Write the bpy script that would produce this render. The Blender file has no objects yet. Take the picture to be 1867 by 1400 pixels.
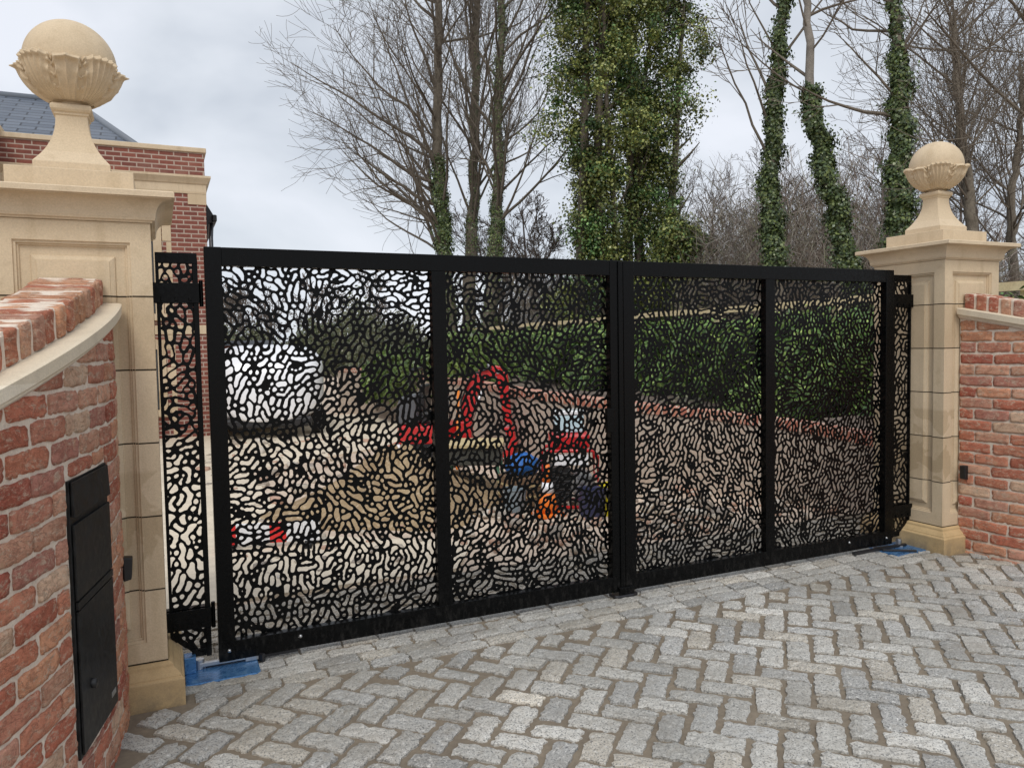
import bpy, math, random
import numpy as np
from mathutils import Vector, Matrix, noise as mnoise
R_=math.radians
random.seed(7); rng=np.random.default_rng(7)
# ------------------------------------------------------------------ camera
scn=bpy.context.scene
COL=scn.collection
CP=np.array([-0.2031,-3.7873,1.5342]); YAW,PIT,ROL=0.4303,-0.0517,-0.0176
cF=np.array([math.sin(YAW)*math.cos(PIT),math.cos(YAW)*math.cos(PIT),math.sin(PIT)])
_r=np.array([math.cos(YAW),-math.sin(YAW),0.]); _u=np.cross(_r,cF)
cR=_r*math.cos(ROL)+_u*math.sin(ROL); cU=-_r*math.sin(ROL)+_u*math.cos(ROL)
cam=bpy.data.cameras.new('camera'); camo=bpy.data.objects.new('camera',cam); COL.objects.link(camo)
cam.sensor_width=36; cam.lens=1400/1867*36; cam.clip_start=.05; cam.clip_end=800
camo.matrix_world=Matrix(((cR[0],cU[0],-cF[0],CP[0]),(cR[1],cU[1],-cF[1],CP[1]),(cR[2],cU[2],-cF[2],CP[2]),(0,0,0,1)))
scn.camera=camo
scn.view_settings.view_transform='Standard'; scn.view_settings.look='None'; scn.view_settings.gamma=1; scn.view_settings.exposure=0.32
# ------------------------------------------------------------------ world: overcast sky
SUN_EL,SUN_AZ=R_(52),R_(205)      # azimuth measured from +Y clockwise
wd=bpy.data.worlds.new('World'); scn.world=wd; wd.use_nodes=True
nt=wd.node_tree; nt.nodes.clear()
def wn(t,**k):
    n=nt.nodes.new(t)
    for a,b in k.items(): setattr(n,a,b)
    return n
sky=wn('ShaderNodeTexSky',sky_type='NISHITA',sun_disc=False,sun_elevation=SUN_EL,sun_rotation=SUN_AZ)
bg1=wn('ShaderNodeBackground'); bg1.inputs[1].default_value=.1; nt.links.new(sky.outputs[0],bg1.inputs[0])
tc=wn('ShaderNodeTexCoord'); mp=wn('ShaderNodeMapping'); mp.inputs['Scale'].default_value=(1.2,1.2,2.3); mp.inputs['Location'].default_value=(.35,.2,.12)
nz=wn('ShaderNodeTexNoise'); nz.inputs['Scale'].default_value=1.9; nz.inputs['Detail'].default_value=5; nz.inputs['Roughness'].default_value=.5; nz.inputs['Distortion'].default_value=.25
cr=wn('ShaderNodeValToRGB'); e=cr.color_ramp.elements
e[0].position=.36; e[0].color=(.50,.54,.60,1); e[1].position=.60; e[1].color=(.735,.76,.82,1)
m=e.new(.48); m.color=(.63,.665,.72,1)
nt.links.new(tc.outputs['Generated'],mp.inputs[0]); nt.links.new(mp.outputs[0],nz.inputs[0]); nt.links.new(nz.outputs[0],cr.inputs[0])
bg2=wn('ShaderNodeBackground'); bg2.inputs[1].default_value=.98; nt.links.new(cr.outputs[0],bg2.inputs[0])
ms=wn('ShaderNodeMixShader'); ms.inputs[0].default_value=.92
nt.links.new(bg1.outputs[0],ms.inputs[1]); nt.links.new(bg2.outputs[0],ms.inputs[2])
wo=wn('ShaderNodeOutputWorld'); nt.links.new(ms.outputs[0],wo.inputs[0])
sl=bpy.data.lights.new('sun','SUN'); sl.energy=1.35; sl.angle=R_(22); sl.color=(1,.96,.9)
so=bpy.data.objects.new('sun',sl); COL.objects.link(so)
sd=Vector((math.sin(SUN_AZ)*math.cos(SUN_EL),math.cos(SUN_AZ)*math.cos(SUN_EL),math.sin(SUN_EL)))
so.rotation_euler=sd.to_track_quat('Z','Y').to_euler()
# ------------------------------------------------------------------ helpers
def P2W(px,py,depth):
    d=cF*1400+cR*(px-933.5)-cU*(py-700); return CP+d*depth/1400.
def thing(name,label,cat,loc=(0,0,0),group=None):
    o=bpy.data.objects.new(name,None); COL.objects.link(o); o.location=loc; o.empty_display_size=.1
    o['label']=label; o['category']=cat
    if group: o['group']=group
    return o
def wloc(o):
    v=Vector((0,0,0))
    while o: v+=o.location; o=o.parent
    return v
def mesh(name,V,F,mats,parent=None,smooth=False,col=None,fm=None,label=None,loc=None):
    """V in world coordinates"""
    V=np.asarray(V,dtype=np.float64).reshape(-1,3)
    off=np.array(wloc(parent)) if parent else np.zeros(3)
    if loc is not None: off=np.array(loc,float)
    V=V-off
    me=bpy.data.meshes.new(name)
    if isinstance(F,np.ndarray):
        n,k=F.shape
        me.vertices.add(len(V)); me.vertices.foreach_set('co',V.ravel().astype(np.float32))
        me.loops.add(n*k); me.loops.foreach_set('vertex_index',F.ravel().astype(np.int32))
        me.polygons.add(n); me.polygons.foreach_set('loop_start',(np.arange(n)*k).astype(np.int32)); me.polygons.foreach_set('loop_total',np.full(n,k,np.int32))
        me.update(calc_edges=True); me.validate()
    else:
        me.from_pydata(V.tolist(),[],F)
    if not isinstance(mats,(list,tuple)): mats=[mats]
    for m in mats: me.materials.append(m)
    if fm is not None: me.polygons.foreach_set('material_index',np.asarray(fm,np.int32))
    if smooth: me.polygons.foreach_set('use_smooth',np.ones(len(me.polygons),bool))
    if col is not None:
        a=me.color_attributes.new('Col','FLOAT_COLOR','POINT')
        c=np.ones((len(V),4),np.float32); c[:,:3]=np.asarray(col).reshape(-1,3); a.data.foreach_set('color',c.ravel())
    me.update()
    o=bpy.data.objects.new(name,me); COL.objects.link(o)
    if parent: o.parent=parent
    elif loc is not None: o.location=loc
    if label: o['label']=label
    return o
def tag(o,label,cat,group=None,kind=None):
    if label: o['label']=label
    if cat: o['category']=cat
    if group: o['group']=group
    if kind: o['kind']=kind
    return o
def bevel(o,w=.003,s=2):
    m=o.modifiers.new('bevel','BEVEL'); m.width=w; m.segments=s; m.limit_method='ANGLE'; m.angle_limit=R_(35)
    return o
class MB:
    def __init__(s): s.V=[];s.F=[];s.M=[];s.n=0
    def add(s,V,F,m=0):
        V=np.asarray(V,float).reshape(-1,3); s.V.append(V)
        s.F+= [tuple(int(i)+s.n for i in f) for f in F]; s.M+=[m]*len(F); s.n+=len(V); return s
    def box(s,a,b,m=0,rot=0,c=None):
        (x0,y0,z0),(x1,y1,z1)=a,b
        V=np.array([(x0,y0,z0),(x1,y0,z0),(x1,y1,z0),(x0,y1,z0),(x0,y0,z1),(x1,y0,z1),(x1,y1,z1),(x0,y1,z1)],float)
        if rot:
            c=np.array(c if c is not None else ((x0+x1)/2,(y0+y1)/2,0.)); d=V-c; C,S=math.cos(rot),math.sin(rot)
            V=np.stack([c[0]+d[:,0]*C-d[:,1]*S,c[1]+d[:,0]*S+d[:,1]*C,V[:,2]],1)
        return s.add(V,[(0,3,2,1),(4,5,6,7),(0,1,5,4),(1,2,6,5),(2,3,7,6),(3,0,4,7)],m)
    def prism(s,poly,axis,a,b,m=0):
        """poly 2D extruded along axis index from a to b"""
        n=len(poly); V=[]
        for t in (a,b):
            for u,v in poly:
                V.append((t,u,v) if axis==0 else (u,t,v) if axis==1 else (u,v,t))
        return s.add(V,[tuple(range(n))[::-1],tuple(range(n,2*n))]+[(i,(i+1)%n,(i+1)%n+n,i+n) for i in range(n)],m)
    def tube(s,pts,r,k=8,m=0,cap=True):
        V,F=tube(pts,r,k,cap); return s.add(V,F,m)
    def lathe(s,c,prof,k=24,m=0,axis=2):
        V=[];n=len(prof)
        for r,h in prof:
            for i in range(k):
                a=2*math.pi*i/k; q=[r*math.cos(a),r*math.sin(a),h]
                if axis==1: q=[q[0],q[2],q[1]]
                if axis==0: q=[q[2],q[0],q[1]]
                V.append([c[0]+q[0],c[1]+q[1],c[2]+q[2]])
        F=[(j*k+i,j*k+(i+1)%k,(j+1)*k+(i+1)%k,(j+1)*k+i) for j in range(n-1) for i in range(k)]
        F+=[tuple(range(k))[::-1],tuple((n-1)*k+i for i in range(k))]
        return s.add(V,F,m)
    def xform(s,f):
        s.V=[f(v) for v in s.V]; return s
    def build(s,name,mats,parent=None,smooth=False,bev=0,label=None,loc=None):
        o=mesh(name,np.concatenate(s.V),s.F,mats,parent,smooth,None,s.M,label,loc)
        if bev: bevel(o,bev)
        return o
def tube(pts,r,k=6,cap=False):
    pts=np.asarray(pts,float); n=len(pts); r=np.broadcast_to(np.asarray(r,float),(n,))
    t=np.gradient(pts,axis=0); t/=np.linalg.norm(t,axis=1)[:,None]+1e-9
    ref=np.array([0,0,1.]) if abs(t[:,2]).mean()<.8 else np.array([1.,0,0])
    a=np.cross(t,ref); a/=np.linalg.norm(a,axis=1)[:,None]+1e-9; b=np.cross(t,a)
    th=np.arange(k)*2*math.pi/k
    V=(pts[:,None,:]+r[:,None,None]*(a[:,None,:]*np.cos(th)[None,:,None]+b[:,None,:]*np.sin(th)[None,:,None])).reshape(-1,3)
    i=np.arange(n-1)[:,None]*k; j=np.arange(k)[None,:]; j2=(j+1)%k
    F=np.stack([i+j,i+k+j,i+k+j2,i+j2],-1).reshape(-1,4)
    F=[tuple(f) for f in F.tolist()]
    if cap: F+=[tuple(range(k)),tuple(range((n-1)*k,n*k))[::-1]]
    return V,F
# ------------------------------------------------------------------ materials
def mat(name,rough=.6,spec=.5,base=(.5,.5,.5),metal=0,coat=0):
    m=bpy.data.materials.new(name); m.use_nodes=True; b=m.node_tree.nodes['Principled BSDF']
    b.inputs['Base Color'].default_value=(*base,1); b.inputs['Roughness'].default_value=rough
    b.inputs['Specular IOR Level'].default_value=spec; b.inputs['Metallic'].default_value=metal
    if coat: b.inputs['Coat Weight'].default_value=coat; b.inputs['Coat Roughness'].default_value=.08
    return m
class NT:
    def __init__(s,m): s.m=m; s.t=m.node_tree; s.b=s.t.nodes['Principled BSDF']; s.co=None
    def n(s,t,**k):
        x=s.t.nodes.new(t)
        for a,b in k.items(): setattr(x,a,b)
        return x
    def l(s,a,b): s.t.links.new(a,b)
    def coord(s):
        if not s.co: s.co=s.n('ShaderNodeTexCoord')
        return s.co.outputs['Object']
    def noise(s,sc,det=4,ro=.55,dist=0,vec=None,mapscale=None):
        x=s.n('ShaderNodeTexNoise'); x.inputs['Scale'].default_value=sc; x.inputs['Detail'].default_value=det; x.inputs['Roughness'].default_value=ro; x.inputs['Distortion'].default_value=dist
        v=vec or s.coord()
        if mapscale:
            mm=s.n('ShaderNodeMapping'); mm.inputs['Scale'].default_value=mapscale; s.l(v,mm.inputs[0]); v=mm.outputs[0]
        s.l(v,x.inputs['Vector']); return x.outputs[0]
    def ramp(s,v,stops,inter='LINEAR'):
        x=s.n('ShaderNodeValToRGB'); x.color_ramp.interpolation=inter; e=x.color_ramp.elements
        while len(e)<len(stops): e.new(.5)
        for el,(p,c) in zip(e,stops):
            el.position=p; el.color=(*c,1) if len(c)==3 else c
        s.l(v,x.inputs[0]); return x.outputs[0]
    def mix(s,f,a,b,mode='MIX'):
        x=s.n('ShaderNodeMix',data_type='RGBA',blend_type=mode)
        if isinstance(f,(int,float)): x.inputs[0].default_value=f
        else: s.l(f,x.inputs[0])
        for v,i in ((a,6),(b,7)):
            if isinstance(v,tuple): x.inputs[i].default_value=(*v,1)
            else: s.l(v,x.inputs[i])
        return x.outputs[2]
    def math(s,op,a,b=0):
        x=s.n('ShaderNodeMath',operation=op)
        for v,i in ((a,0),(b,1)):
            if isinstance(v,(int,float)): x.inputs[i].default_value=v
            else: s.l(v,x.inputs[i])
        return x.outputs[0]
    def attr(s,n='Col'):
        x=s.n('ShaderNodeAttribute',attribute_name=n); return x.outputs['Color']
    def bump(s,h,st=.4,d=.01):
        x=s.n('ShaderNodeBump'); x.inputs['Strength'].default_value=st; x.inputs['Distance'].default_value=d
        s.l(h,x.inputs['Height']); s.l(x.outputs[0],s.b.inputs['Normal'])
    def base(s,c): s.l(c,s.b.inputs['Base Color'])
    def rough(s,c): s.l(c,s.b.inputs['Roughness'])
def g3(v): return (v,v,v)
def M_stone(name,a,b,damp,splash=False):
    m=mat(name,.75,.3); N=NT(m)
    big=N.noise(2.2,5,.6); fine=N.noise(160,2,.6); med=N.noise(14,6,.6,.4); streak=N.noise(9,4,.6,0,None,(1,1,.12))
    c=N.mix(N.ramp(big,[(.35,g3(0)),(.65,g3(1))]),a,b)
    c=N.mix(N.ramp(streak,[(.52,g3(0)),(.72,g3(.45))]),c,damp)
    c=N.mix(N.ramp(med,[(.56,g3(0)),(.75,g3(.35))]),c,damp)
    st=N.noise(3.1,3,.5,1.1); sp=N.n('ShaderNodeSeparateXYZ'); N.l(N.coord(),sp.inputs[0]); zm=N.ramp(sp.outputs[2],[(.30,g3(0)),(.42,g3(1)),(.98,g3(1)),(1.0,g3(.0))])
    c=N.mix(N.math('MULTIPLY',N.ramp(st,[(.525,g3(0)),(.54,g3(.55))]),zm),c,damp)
    c=N.mix(.35,c,N.ramp(fine,[(.3,g3(.6)),(.7,g3(1))]),'MULTIPLY')
    blk=N.math('FLOOR',N.math('DIVIDE',N.math('SUBTRACT',sp.outputs[2],.19),.305)); wnz=N.n('ShaderNodeTexWhiteNoise',noise_dimensions='1D'); N.l(blk,wnz.inputs['W'])
    c=N.mix(1.0,c,N.ramp(wnz.outputs['Value'],[(0,(.90,.87,.83)),(.5,(.98,.97,.95)),(1,(1.04,1.04,1.05))]),'MULTIPLY')
    spl=N.math('MULTIPLY',N.ramp(sp.outputs[2],[(.0,g3(1)),(.05,g3(.7)),(.13,g3(0))]),N.ramp(N.noise(12,5,.7),[(.38,g3(.1)),(.62,g3(.8))]))
    if splash: c=N.mix(spl,c,(.20,.16,.11))
    N.base(c); N.bump(N.math('ADD',N.math('MULTIPLY',fine,.35),med),.3,.005); return m
stone=M_stone('sandstone',(.70,.57,.40),(.63,.505,.345),(.46,.35,.215))
stone_dark=M_stone('sandstone_plinth',(.66,.49,.265),(.58,.42,.23),(.42,.30,.15),True)
castst=M_stone('cast_stone',(.84,.75,.60),(.78,.69,.54),(.62,.54,.42))
joint=mat('joint',.95,.1,(.035,.028,.02))
def M_brick():
    m=mat('handmade_brick',.9,.2); N=NT(m); c=N.attr()
    n1=N.noise(30,7,.78,.5); n2=N.noise(95,6,.8,.4); n3=N.noise(11,5,.65,.8); n4=N.noise(330,3,.7); n5=N.noise(20,9,.85,.6,None,(1,1,2.0)); n6=N.noise(13,5,.7,.9,None,(1,1,2.4))
    crease=N.ramp(n6,[(.455,g3(0)),(.485,g3(1)),(.50,g3(1)),(.53,g3(0))])
    c=N.mix(N.ramp(n3,[(.42,g3(0)),(.60,g3(.55))]),c,N.mix(.5,c,(.42,.125,.07)))
    c=N.mix(N.ramp(n5,[(.52,g3(0)),(.58,g3(.72))]),c,(.72,.57,.43))
    c=N.mix(N.ramp(n1,[(.36,g3(.6)),(.43,g3(0))]),c,(.70,.44,.27))
    c=N.mix(N.math('MULTIPLY',crease,N.ramp(n1,[(.42,g3(0)),(.55,g3(.45))])),c,(.25,.10,.065))
    c=N.mix(N.ramp(n2,[(.60,g3(0)),(.67,g3(.6))]),c,(.25,.10,.07))
    c=N.mix(.5,c,N.ramp(n4,[(.3,g3(.62)),(.7,g3(1.15))]),'MULTIPLY')
    h=N.math('SUBTRACT',N.math('ADD',N.math('MULTIPLY',n2,1.0),N.math('ADD',n5,N.math('MULTIPLY',n4,.4))),N.math('MULTIPLY',crease,.35))
    N.base(c); N.bump(h,.75,.010); return m
brickm=M_brick()
def M_simple(name,a,b,sc,rough=.8,bd=.004,det=5,spec=.3,st=.4,c3=None):
    m=mat(name,rough,spec); N=NT(m); n=N.noise(sc,det,.6,.2); f=N.noise(sc*9,3,.6)
    c=N.mix(N.ramp(n,[(.35,g3(0)),(.65,g3(1))]),a,b)
    if c3: c=N.mix(N.ramp(f,[(.55,g3(0)),(.68,g3(.8))]),c,c3)
    c=N.mix(.4,c,N.ramp(f,[(.3,g3(.5)),(.7,g3(1))]),'MULTIPLY')
    N.base(c); N.bump(N.math('ADD',n,N.math('MULTIPLY',f,.4)),st,bd); return m
mortar=M_simple('lime_mortar',(.80,.69,.57),(.70,.58,.47),14,.95,.006)
sand_joint=M_simple('jointing_sand',(.26,.215,.16),(.20,.165,.125),5,.9,.004)
sandm=M_simple('building_sand',(.42,.31,.18),(.30,.21,.12),3,.95,.02,6,c3=(.5,.4,.28))
siteground=M_simple('site_ground',(.72,.59,.47),(.60,.48,.38),1.4,.95,.02,7,c3=(.36,.30,.24))
palepave=M_simple('pale_concrete',(.80,.70,.55),(.70,.61,.48),1.1,.9,.004)
soil=M_simple('dark_soil',(.13,.10,.085),(.21,.17,.14),5,.95,.05,7,c3=(.32,.27,.22))
bark=M_simple('bark',(.13,.11,.085),(.21,.18,.14),9,.95,.03)
barkpale=M_simple('pale_bark',(.30,.27,.235),(.19,.17,.145),6,.9,.02)
twig=M_simple('twig_bark',(.14,.115,.09),(.20,.17,.135),3,.95,.02)
thicketm=M_simple('thicket_bark',(.19,.155,.13),(.14,.115,.10),1.2,.95,.02)
timber=M_simple('pale_timber',(.82,.68,.42),(.72,.58,.34),6,.7,.003)
black=mat('black_powder_coat',.3,.15,(.0018,.002,.0022))
N=NT(black); n=N.noise(60,3); N.rough(N.ramp(n,[(.3,g3(.2)),(.7,g3(.42))])); dn=N.noise(230,2,.7)
spz=N.n('ShaderNodeSeparateXYZ'); N.l(N.coord(),spz.inputs[0]); dst=N.math('MULTIPLY',N.ramp(spz.outputs[2],[(0,g3(1)),(.10,g3(.5)),(.25,g3(0))]),N.ramp(N.noise(38,6,.75,0,None,(1,1,.35)),[(.50,g3(0)),(.75,g3(.3))]))
N.base(N.mix(dst,N.mix(N.ramp(dn,[(.70,g3(0)),(.76,g3(.35))]),(.0018,.002,.0022),(.06,.06,.06)),(.10,.095,.088)))
blackm=mat('black_plastic',.42,.5,(.012,.012,.013))
steel=mat('galvanised_steel',.35,.5,(.5,.51,.52),1); N=NT(steel); N.rough(N.ramp(N.noise(30,4),[(.3,g3(.25)),(.7,g3(.6))]))
darksteel=mat('dark_steel',.4,.5,(.06,.06,.065),.8)
film=mat('blue_film',.22,.6,(.07,.2,.42),.35); N=NT(film); q=N.noise(16,6,.7,1.5); N.base(N.ramp(q,[(.3,(.03,.11,.27)),(.55,(.07,.2,.42)),(.75,(.25,.42,.6))])); N.rough(N.ramp(q,[(.3,g3(.15)),(.7,g3(.45))])); N.bump(q,.25,.004)
letter=mat('letterbox_paint',.4,.3,(.02,.021,.022)); N=NT(letter); q=N.noise(26,6,.7,.5); N.base(N.ramp(q,[(.4,(.007,.0075,.008)),(.72,(.028,.029,.029))])); N.rough(N.ramp(q,[(.3,g3(.28)),(.7,g3(.6))])); N.bump(N.noise(120,3),.06,.001)
def M_granite():
    m=mat('granite',.7,.35); N=NT(m); c=N.attr(); s1=N.noise(135,2,.7); s2=N.noise(85,3,.7); s3=N.noise(2.6,5,.6); s4=N.noise(24,5,.65)
    c=N.mix(N.ramp(s1,[(.52,g3(0)),(.62,g3(.85))]),c,(.10,.105,.11))
    c=N.mix(N.ramp(s2,[(.56,g3(0)),(.66,g3(.8))]),c,(.75,.74,.70))
    c=N.mix(N.ramp(s4,[(.5,g3(0)),(.72,g3(.4))]),c,(.30,.255,.19))
    s5=N.noise(.8,3,.5); c=N.mix(N.ramp(s3,[(.5,g3(0)),(.68,g3(.3))]),c,(.20,.17,.13)); c=N.mix(N.ramp(s5,[(.47,g3(0)),(.60,g3(.32))]),c,(.27,.265,.24))
    N.base(c); N.bump(N.math('ADD',N.math('MULTIPLY',s1,.4),s4),.7,.01); N.rough(N.ramp(s3,[(.45,g3(.8)),(.7,g3(.45))])); return m
granite=M_granite()
def M_leaf(name,ro=.4,var=.5):
    m=mat(name,ro,.4); N=NT(m); N.base(N.attr())
    N.b.inputs['Transmission Weight'].default_value=0
    return m
leafm=M_leaf('leaf'); ivym=M_leaf('ivy_leaf',.35)
def M_housebrick(name,sc,cols,mort,msize,rw,rh,bias=0,rough=.85,bump=.4):
    m=mat(name,rough,.3); N=NT(m); t=N.n('ShaderNodeTexBrick'); uv=N.n('ShaderNodeUVMap'); N.l(uv.outputs[0],t.inputs['Vector'])
    t.inputs['Scale'].default_value=1; t.inputs['Brick Width'].default_value=rw; t.inputs['Row Height'].default_value=rh; t.inputs['Mortar Size'].default_value=msize; t.inputs['Mortar Smooth'].default_value=.15
    t.inputs['Color1'].default_value=(*cols[0],1); t.inputs['Color2'].default_value=(*cols[1],1); t.inputs['Mortar'].default_value=(*mort,1); t.inputs['Bias'].default_value=bias
    n=N.noise(1.3,4,.6); f=N.noise(30,4,.7)
    c=N.mix(N.ramp(n,[(.55,g3(0)),(.7,g3(.35))]),t.outputs[0],cols[2]); c=N.mix(.5,c,N.ramp(f,[(.3,g3(.55)),(.7,g3(1))]),'MULTIPLY')
    N.base(c); N.bump(N.math('MULTIPLY',t.outputs['Fac'],-1),bump,.01); return m
hbrick=M_housebrick('house_brick',1,((.30,.105,.075),(.20,.07,.055),(.42,.28,.22)),(.50,.40,.33),.010,.225,.075)
slate=M_housebrick('slate',1,((.10,.12,.155),(.15,.175,.215),(.2,.22,.25)),(.03,.035,.045),.016,.5,.24,0,.5,.6)
glassm=mat('window_glass',.06,.8,(.03,.04,.045))
leadm=mat('lead_ridge',.5,.5,(.16,.18,.21))
def uvbox(o,s=1.):
    me=o.data; uv=me.uv_layers.new(name='UVMap')
    for p in me.polygons:
        n=p.normal
        for li in p.loop_indices:
            v=me.vertices[me.loops[li].vertex_index].co
            if abs(n.z)>.9: c=(v.x,v.y)
            elif abs(n.x)>abs(n.y): c=(v.y,v.z/max(.3,math.sqrt(1-n.z*n.z)))
            else: c=(v.x,v.z/max(.3,math.sqrt(1-n.z*n.z)))
            uv.data[li].uv=(c[0]*s,c[1]*s)
    return o
GZ=.04
XL,XR=-.215,4.655      # faces of the pillars towards the opening
# ------------------------------------------------------------------ the ground
def grid_sheet(name,x0,x1,y0,y1,nx,ny,zf,m):
    X,Y=np.meshgrid(np.linspace(x0,x1,nx),np.linspace(y0,y1,ny)); Z=zf(X,Y)
    V=np.stack([X,Y,Z],-1).reshape(-1,3); i=np.arange(ny-1)[:,None]*nx+np.arange(nx-1)[None,:]
    F=np.stack([i,i+1,i+nx+1,i+nx],-1).reshape(-1,4)
    o=mesh(name,V,F,m,smooth=True); o['kind']='structure'; return o
grid_sheet('ground',-300,300,-200,400,3,3,lambda X,Y:X*0+GZ-.03,siteground)
grid_sheet('sand_bed',-4,9,-7,.9,120,80,lambda X,Y:GZ+.001+.003*np.sin(X*7+Y*3)*np.sin(Y*9-X*2)+0*X,sand_joint)['kind']='structure'
nzg=lambda X,Y:GZ-.012+.022*(np.sin(X*3.1+1.7*np.sin(Y*2.3))*np.sin(Y*2.7+X))
grid_sheet('builders_yard',-6,9,.9,24,220,330,nzg,siteground)
# pale concrete path
def flatpoly(name,pts,z,m,th=.03):
    b=MB(); b.prism(pts,2,z-th,z); o=b.build(name,m); o['kind']='structure'; return o
flatpoly('path',[(-3,1.0),(1.55,.95),(1.9,1.55),(1.2,2.05),(.75,2.4),(.75,6),(2.6,7.2),(3.9,8.4),(3.9,13),(-3,13)],GZ+.016,palepave)
# granite setts: herringbone at 45 degrees, two border rows along the gate
def setts():
    Vs=[];Fs=[];Cs=[];n0=0
    nu,nv=11,7
    def stone_(cx,cy,ang,L,W):
        nonlocal n0
        us=np.linspace(-1,1,nu); vs=np.linspace(-1,1,nv)
        U,Vv=np.meshgrid(us,vs)
        a=L/2*(1+rng.normal(0,.04)); b=W/2*(1+rng.normal(0,.055))
        # rounded, irregular outline
        X=U*a*(1-.02*Vv**8*abs(U)**3); Y=Vv*b*(1-.03*U**8*abs(Vv)**3)
        Y=Y+.0028*rng.normal(size=(1,nu))*Vv**2*np.sign(Vv)+.0026*rng.normal(size=(nv,nu))*abs(Vv)**2
        X=X+.003*rng.normal(size=(nv,1))*U**3+.0022*rng.normal(size=(nv,nu))*abs(U)**4
        X=X+rng.normal(0,.035)*Y; Y=Y+rng.normal(0,.02)*X
        edge=np.maximum(abs(U),abs(Vv))
        top=GZ+.0135+rng.normal(0,.0018)
        Z=top-.004*abs(U)**12-.004*abs(Vv)**8+.0016*rng.normal(size=X.shape)+X*rng.normal(0,.012)+Y*rng.normal(0,.02)
        co,si=math.cos(ang),math.sin(ang)
        Vt=np.stack([cx+X*co-Y*si,cy+X*si+Y*co,Z],-1).reshape(-1,3)
        ring=[j for j in range(nu)]+[j*nu+nu-1 for j in range(1,nv)]+[(nv-1)*nu+j for j in range(nu-2,-1,-1)]+[j*nu for j in range(nv-2,0,-1)]
        Vb=Vt[ring].copy(); c=Vt.mean(0); Vb[:,:2]=c[:2]+(Vb[:,:2]-c[:2])*1.03; Vb[:,2]=GZ-.02
        Vs.append(Vt);Vs.append(Vb)
        F=[(j*nu+i,j*nu+i+1,(j+1)*nu+i+1,(j+1)*nu+i) for j in range(nv-1) for i in range(nu-1)]
        k=len(ring); nb=nu*nv
        F+=[(ring[(i+1)%k],ring[i],nb+i,nb+(i+1)%k) for i in range(k)]
        Fs.extend([tuple(q+n0 for q in f) for f in F]); n0+=nb+k
        g=.52+rng.normal(0,.065); t=rng.random(); cc=np.array([g*1.0,g*.975,g*.90]) if t<.55 else (np.array([g*.97,g*.96,g*.915])*.82 if t<.85 else np.array([g*1.0,g*.93,g*.80]))
        Cs.append(np.tile(cc*(np.array([.90,.81,.70]) if cy>.08 else 1),(nb+k,1)))
    M=.1155; J=.025; s2=math.sqrt(.5); e1=np.array([s2,-s2]); e2=np.array([s2,s2])
    def inside(x,y,mg=0):
        if y>-.36-mg or y<-4.2 or x<-1.5 or x>8: return False
        # outside the curved walls / pillars
        for sgn,x0 in ((-1,-.345),(1,4.80)):
            s=-.264-y
            if s>-.02:
                xs=x0+sgn*(s*s/6.) ; 
                if sgn<0 and x<xs-.02: return False
                if sgn>0 and x>xs+.02: return False
        return True
    for i in range(-80,80):
        for j in range(-80,80):
            # herringbone: horizontal stone at (i,j) when (i-j)%4==0 ; vertical when (i-j)%4==2... 
            k=(i-j)%4
            if k==0: c=(i+1,j+.5); ang=0; 
            elif k==3: c=(i+.5,j+1.0); ang=1
            else: continue
            p=e1*c[0]*M+e2*c[1]*M+np.array([1.5,-1.2])
            if not inside(*p): continue
            if p[1]>-.43 and rng.random()<.35: L,W=(M*1.1,M-J+.002)
            else: L,W=(2*M-J-.003,M-J+.0015)
            stone_(p[0],p[1],(-math.pi/4 if ang==0 else math.pi/4)+rng.normal(0,.018),L,W)
    # border rows parallel to gate (gate side), both rows and a strip beyond the gate
    for r,y in enumerate((-.29,-.185,-.08,.03,.14,.25,.36,.47,.58,.69,.80)):
        x=-.12-(r%2)*.1
        if r>2: x-=.8
        while x<(4.75 if r>2 else 4.6):
            L=.2+rng.normal(0,.012)
            stone_(x+L/2,y+rng.normal(0,.003),rng.normal(0,.01),L-.012,.105-.013); x+=L
    o=mesh('driveway',np.concatenate(Vs),Fs,granite,smooth=False,col=np.concatenate(Cs)); o['kind']='structure'
setts()
# ------------------------------------------------------------------ patterned sheets of the gate
def marching(f,x0,z0,h,y0,y1):
    """f[nz,nx]>0 is metal. returns verts, faces of a plate between y0 and y1"""
    nz_,nx_=f.shape; V=[];F=[];idx={}
    def vert(key,x,z):
        i=idx.get(key)
        if i is None:
            i=len(V)//2; idx[key]=i; V.append((x,y0,z)); V.append((x,y1,z))
        return i
    ff=f.tolist()
    for j in range(nz_-1):
        r0=ff[j]; r1=ff[j+1]
        for i in range(nx_-1):
            a,b,c,d=r0[i],r0[i+1],r1[i+1],r1[i]
            if a<=0 and b<=0 and c<=0 and d<=0: continue
            cs=((i,j,a),(i+1,j,b),(i+1,j+1,c),(i,j+1,d)); poly=[];cut=[]
            for q in range(4):
                p,n=cs[q],cs[(q+1)%4]
                if p[2]>0: poly.append(vert((p[0],p[1]),x0+p[0]*h,z0+p[1]*h)); cut.append(False)
                if (p[2]>0)!=(n[2]>0):
                    t=p[2]/(p[2]-n[2]); X=p[0]+(n[0]-p[0])*t; Z=p[1]+(n[1]-p[1])*t
                    key=('h',min(p[0],n[0]),p[1]) if p[1]==n[1] else ('v',p[0],min(p[1],n[1]))
                    poly.append(vert(key,x0+X*h,z0+Z*h)); cut.append(True)
            if len(poly)<3: continue
            F.append(tuple(2*k for k in poly)); F.append(tuple(2*k+1 for k in poly[::-1]))
            m=len(poly)
            for q in range(m):
                if cut[q] and cut[(q+1)%m]:
                    F.append((2*poly[q],2*poly[q]+1,2*poly[(q+1)%m]+1,2*poly[(q+1)%m]))
    return V,F
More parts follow.
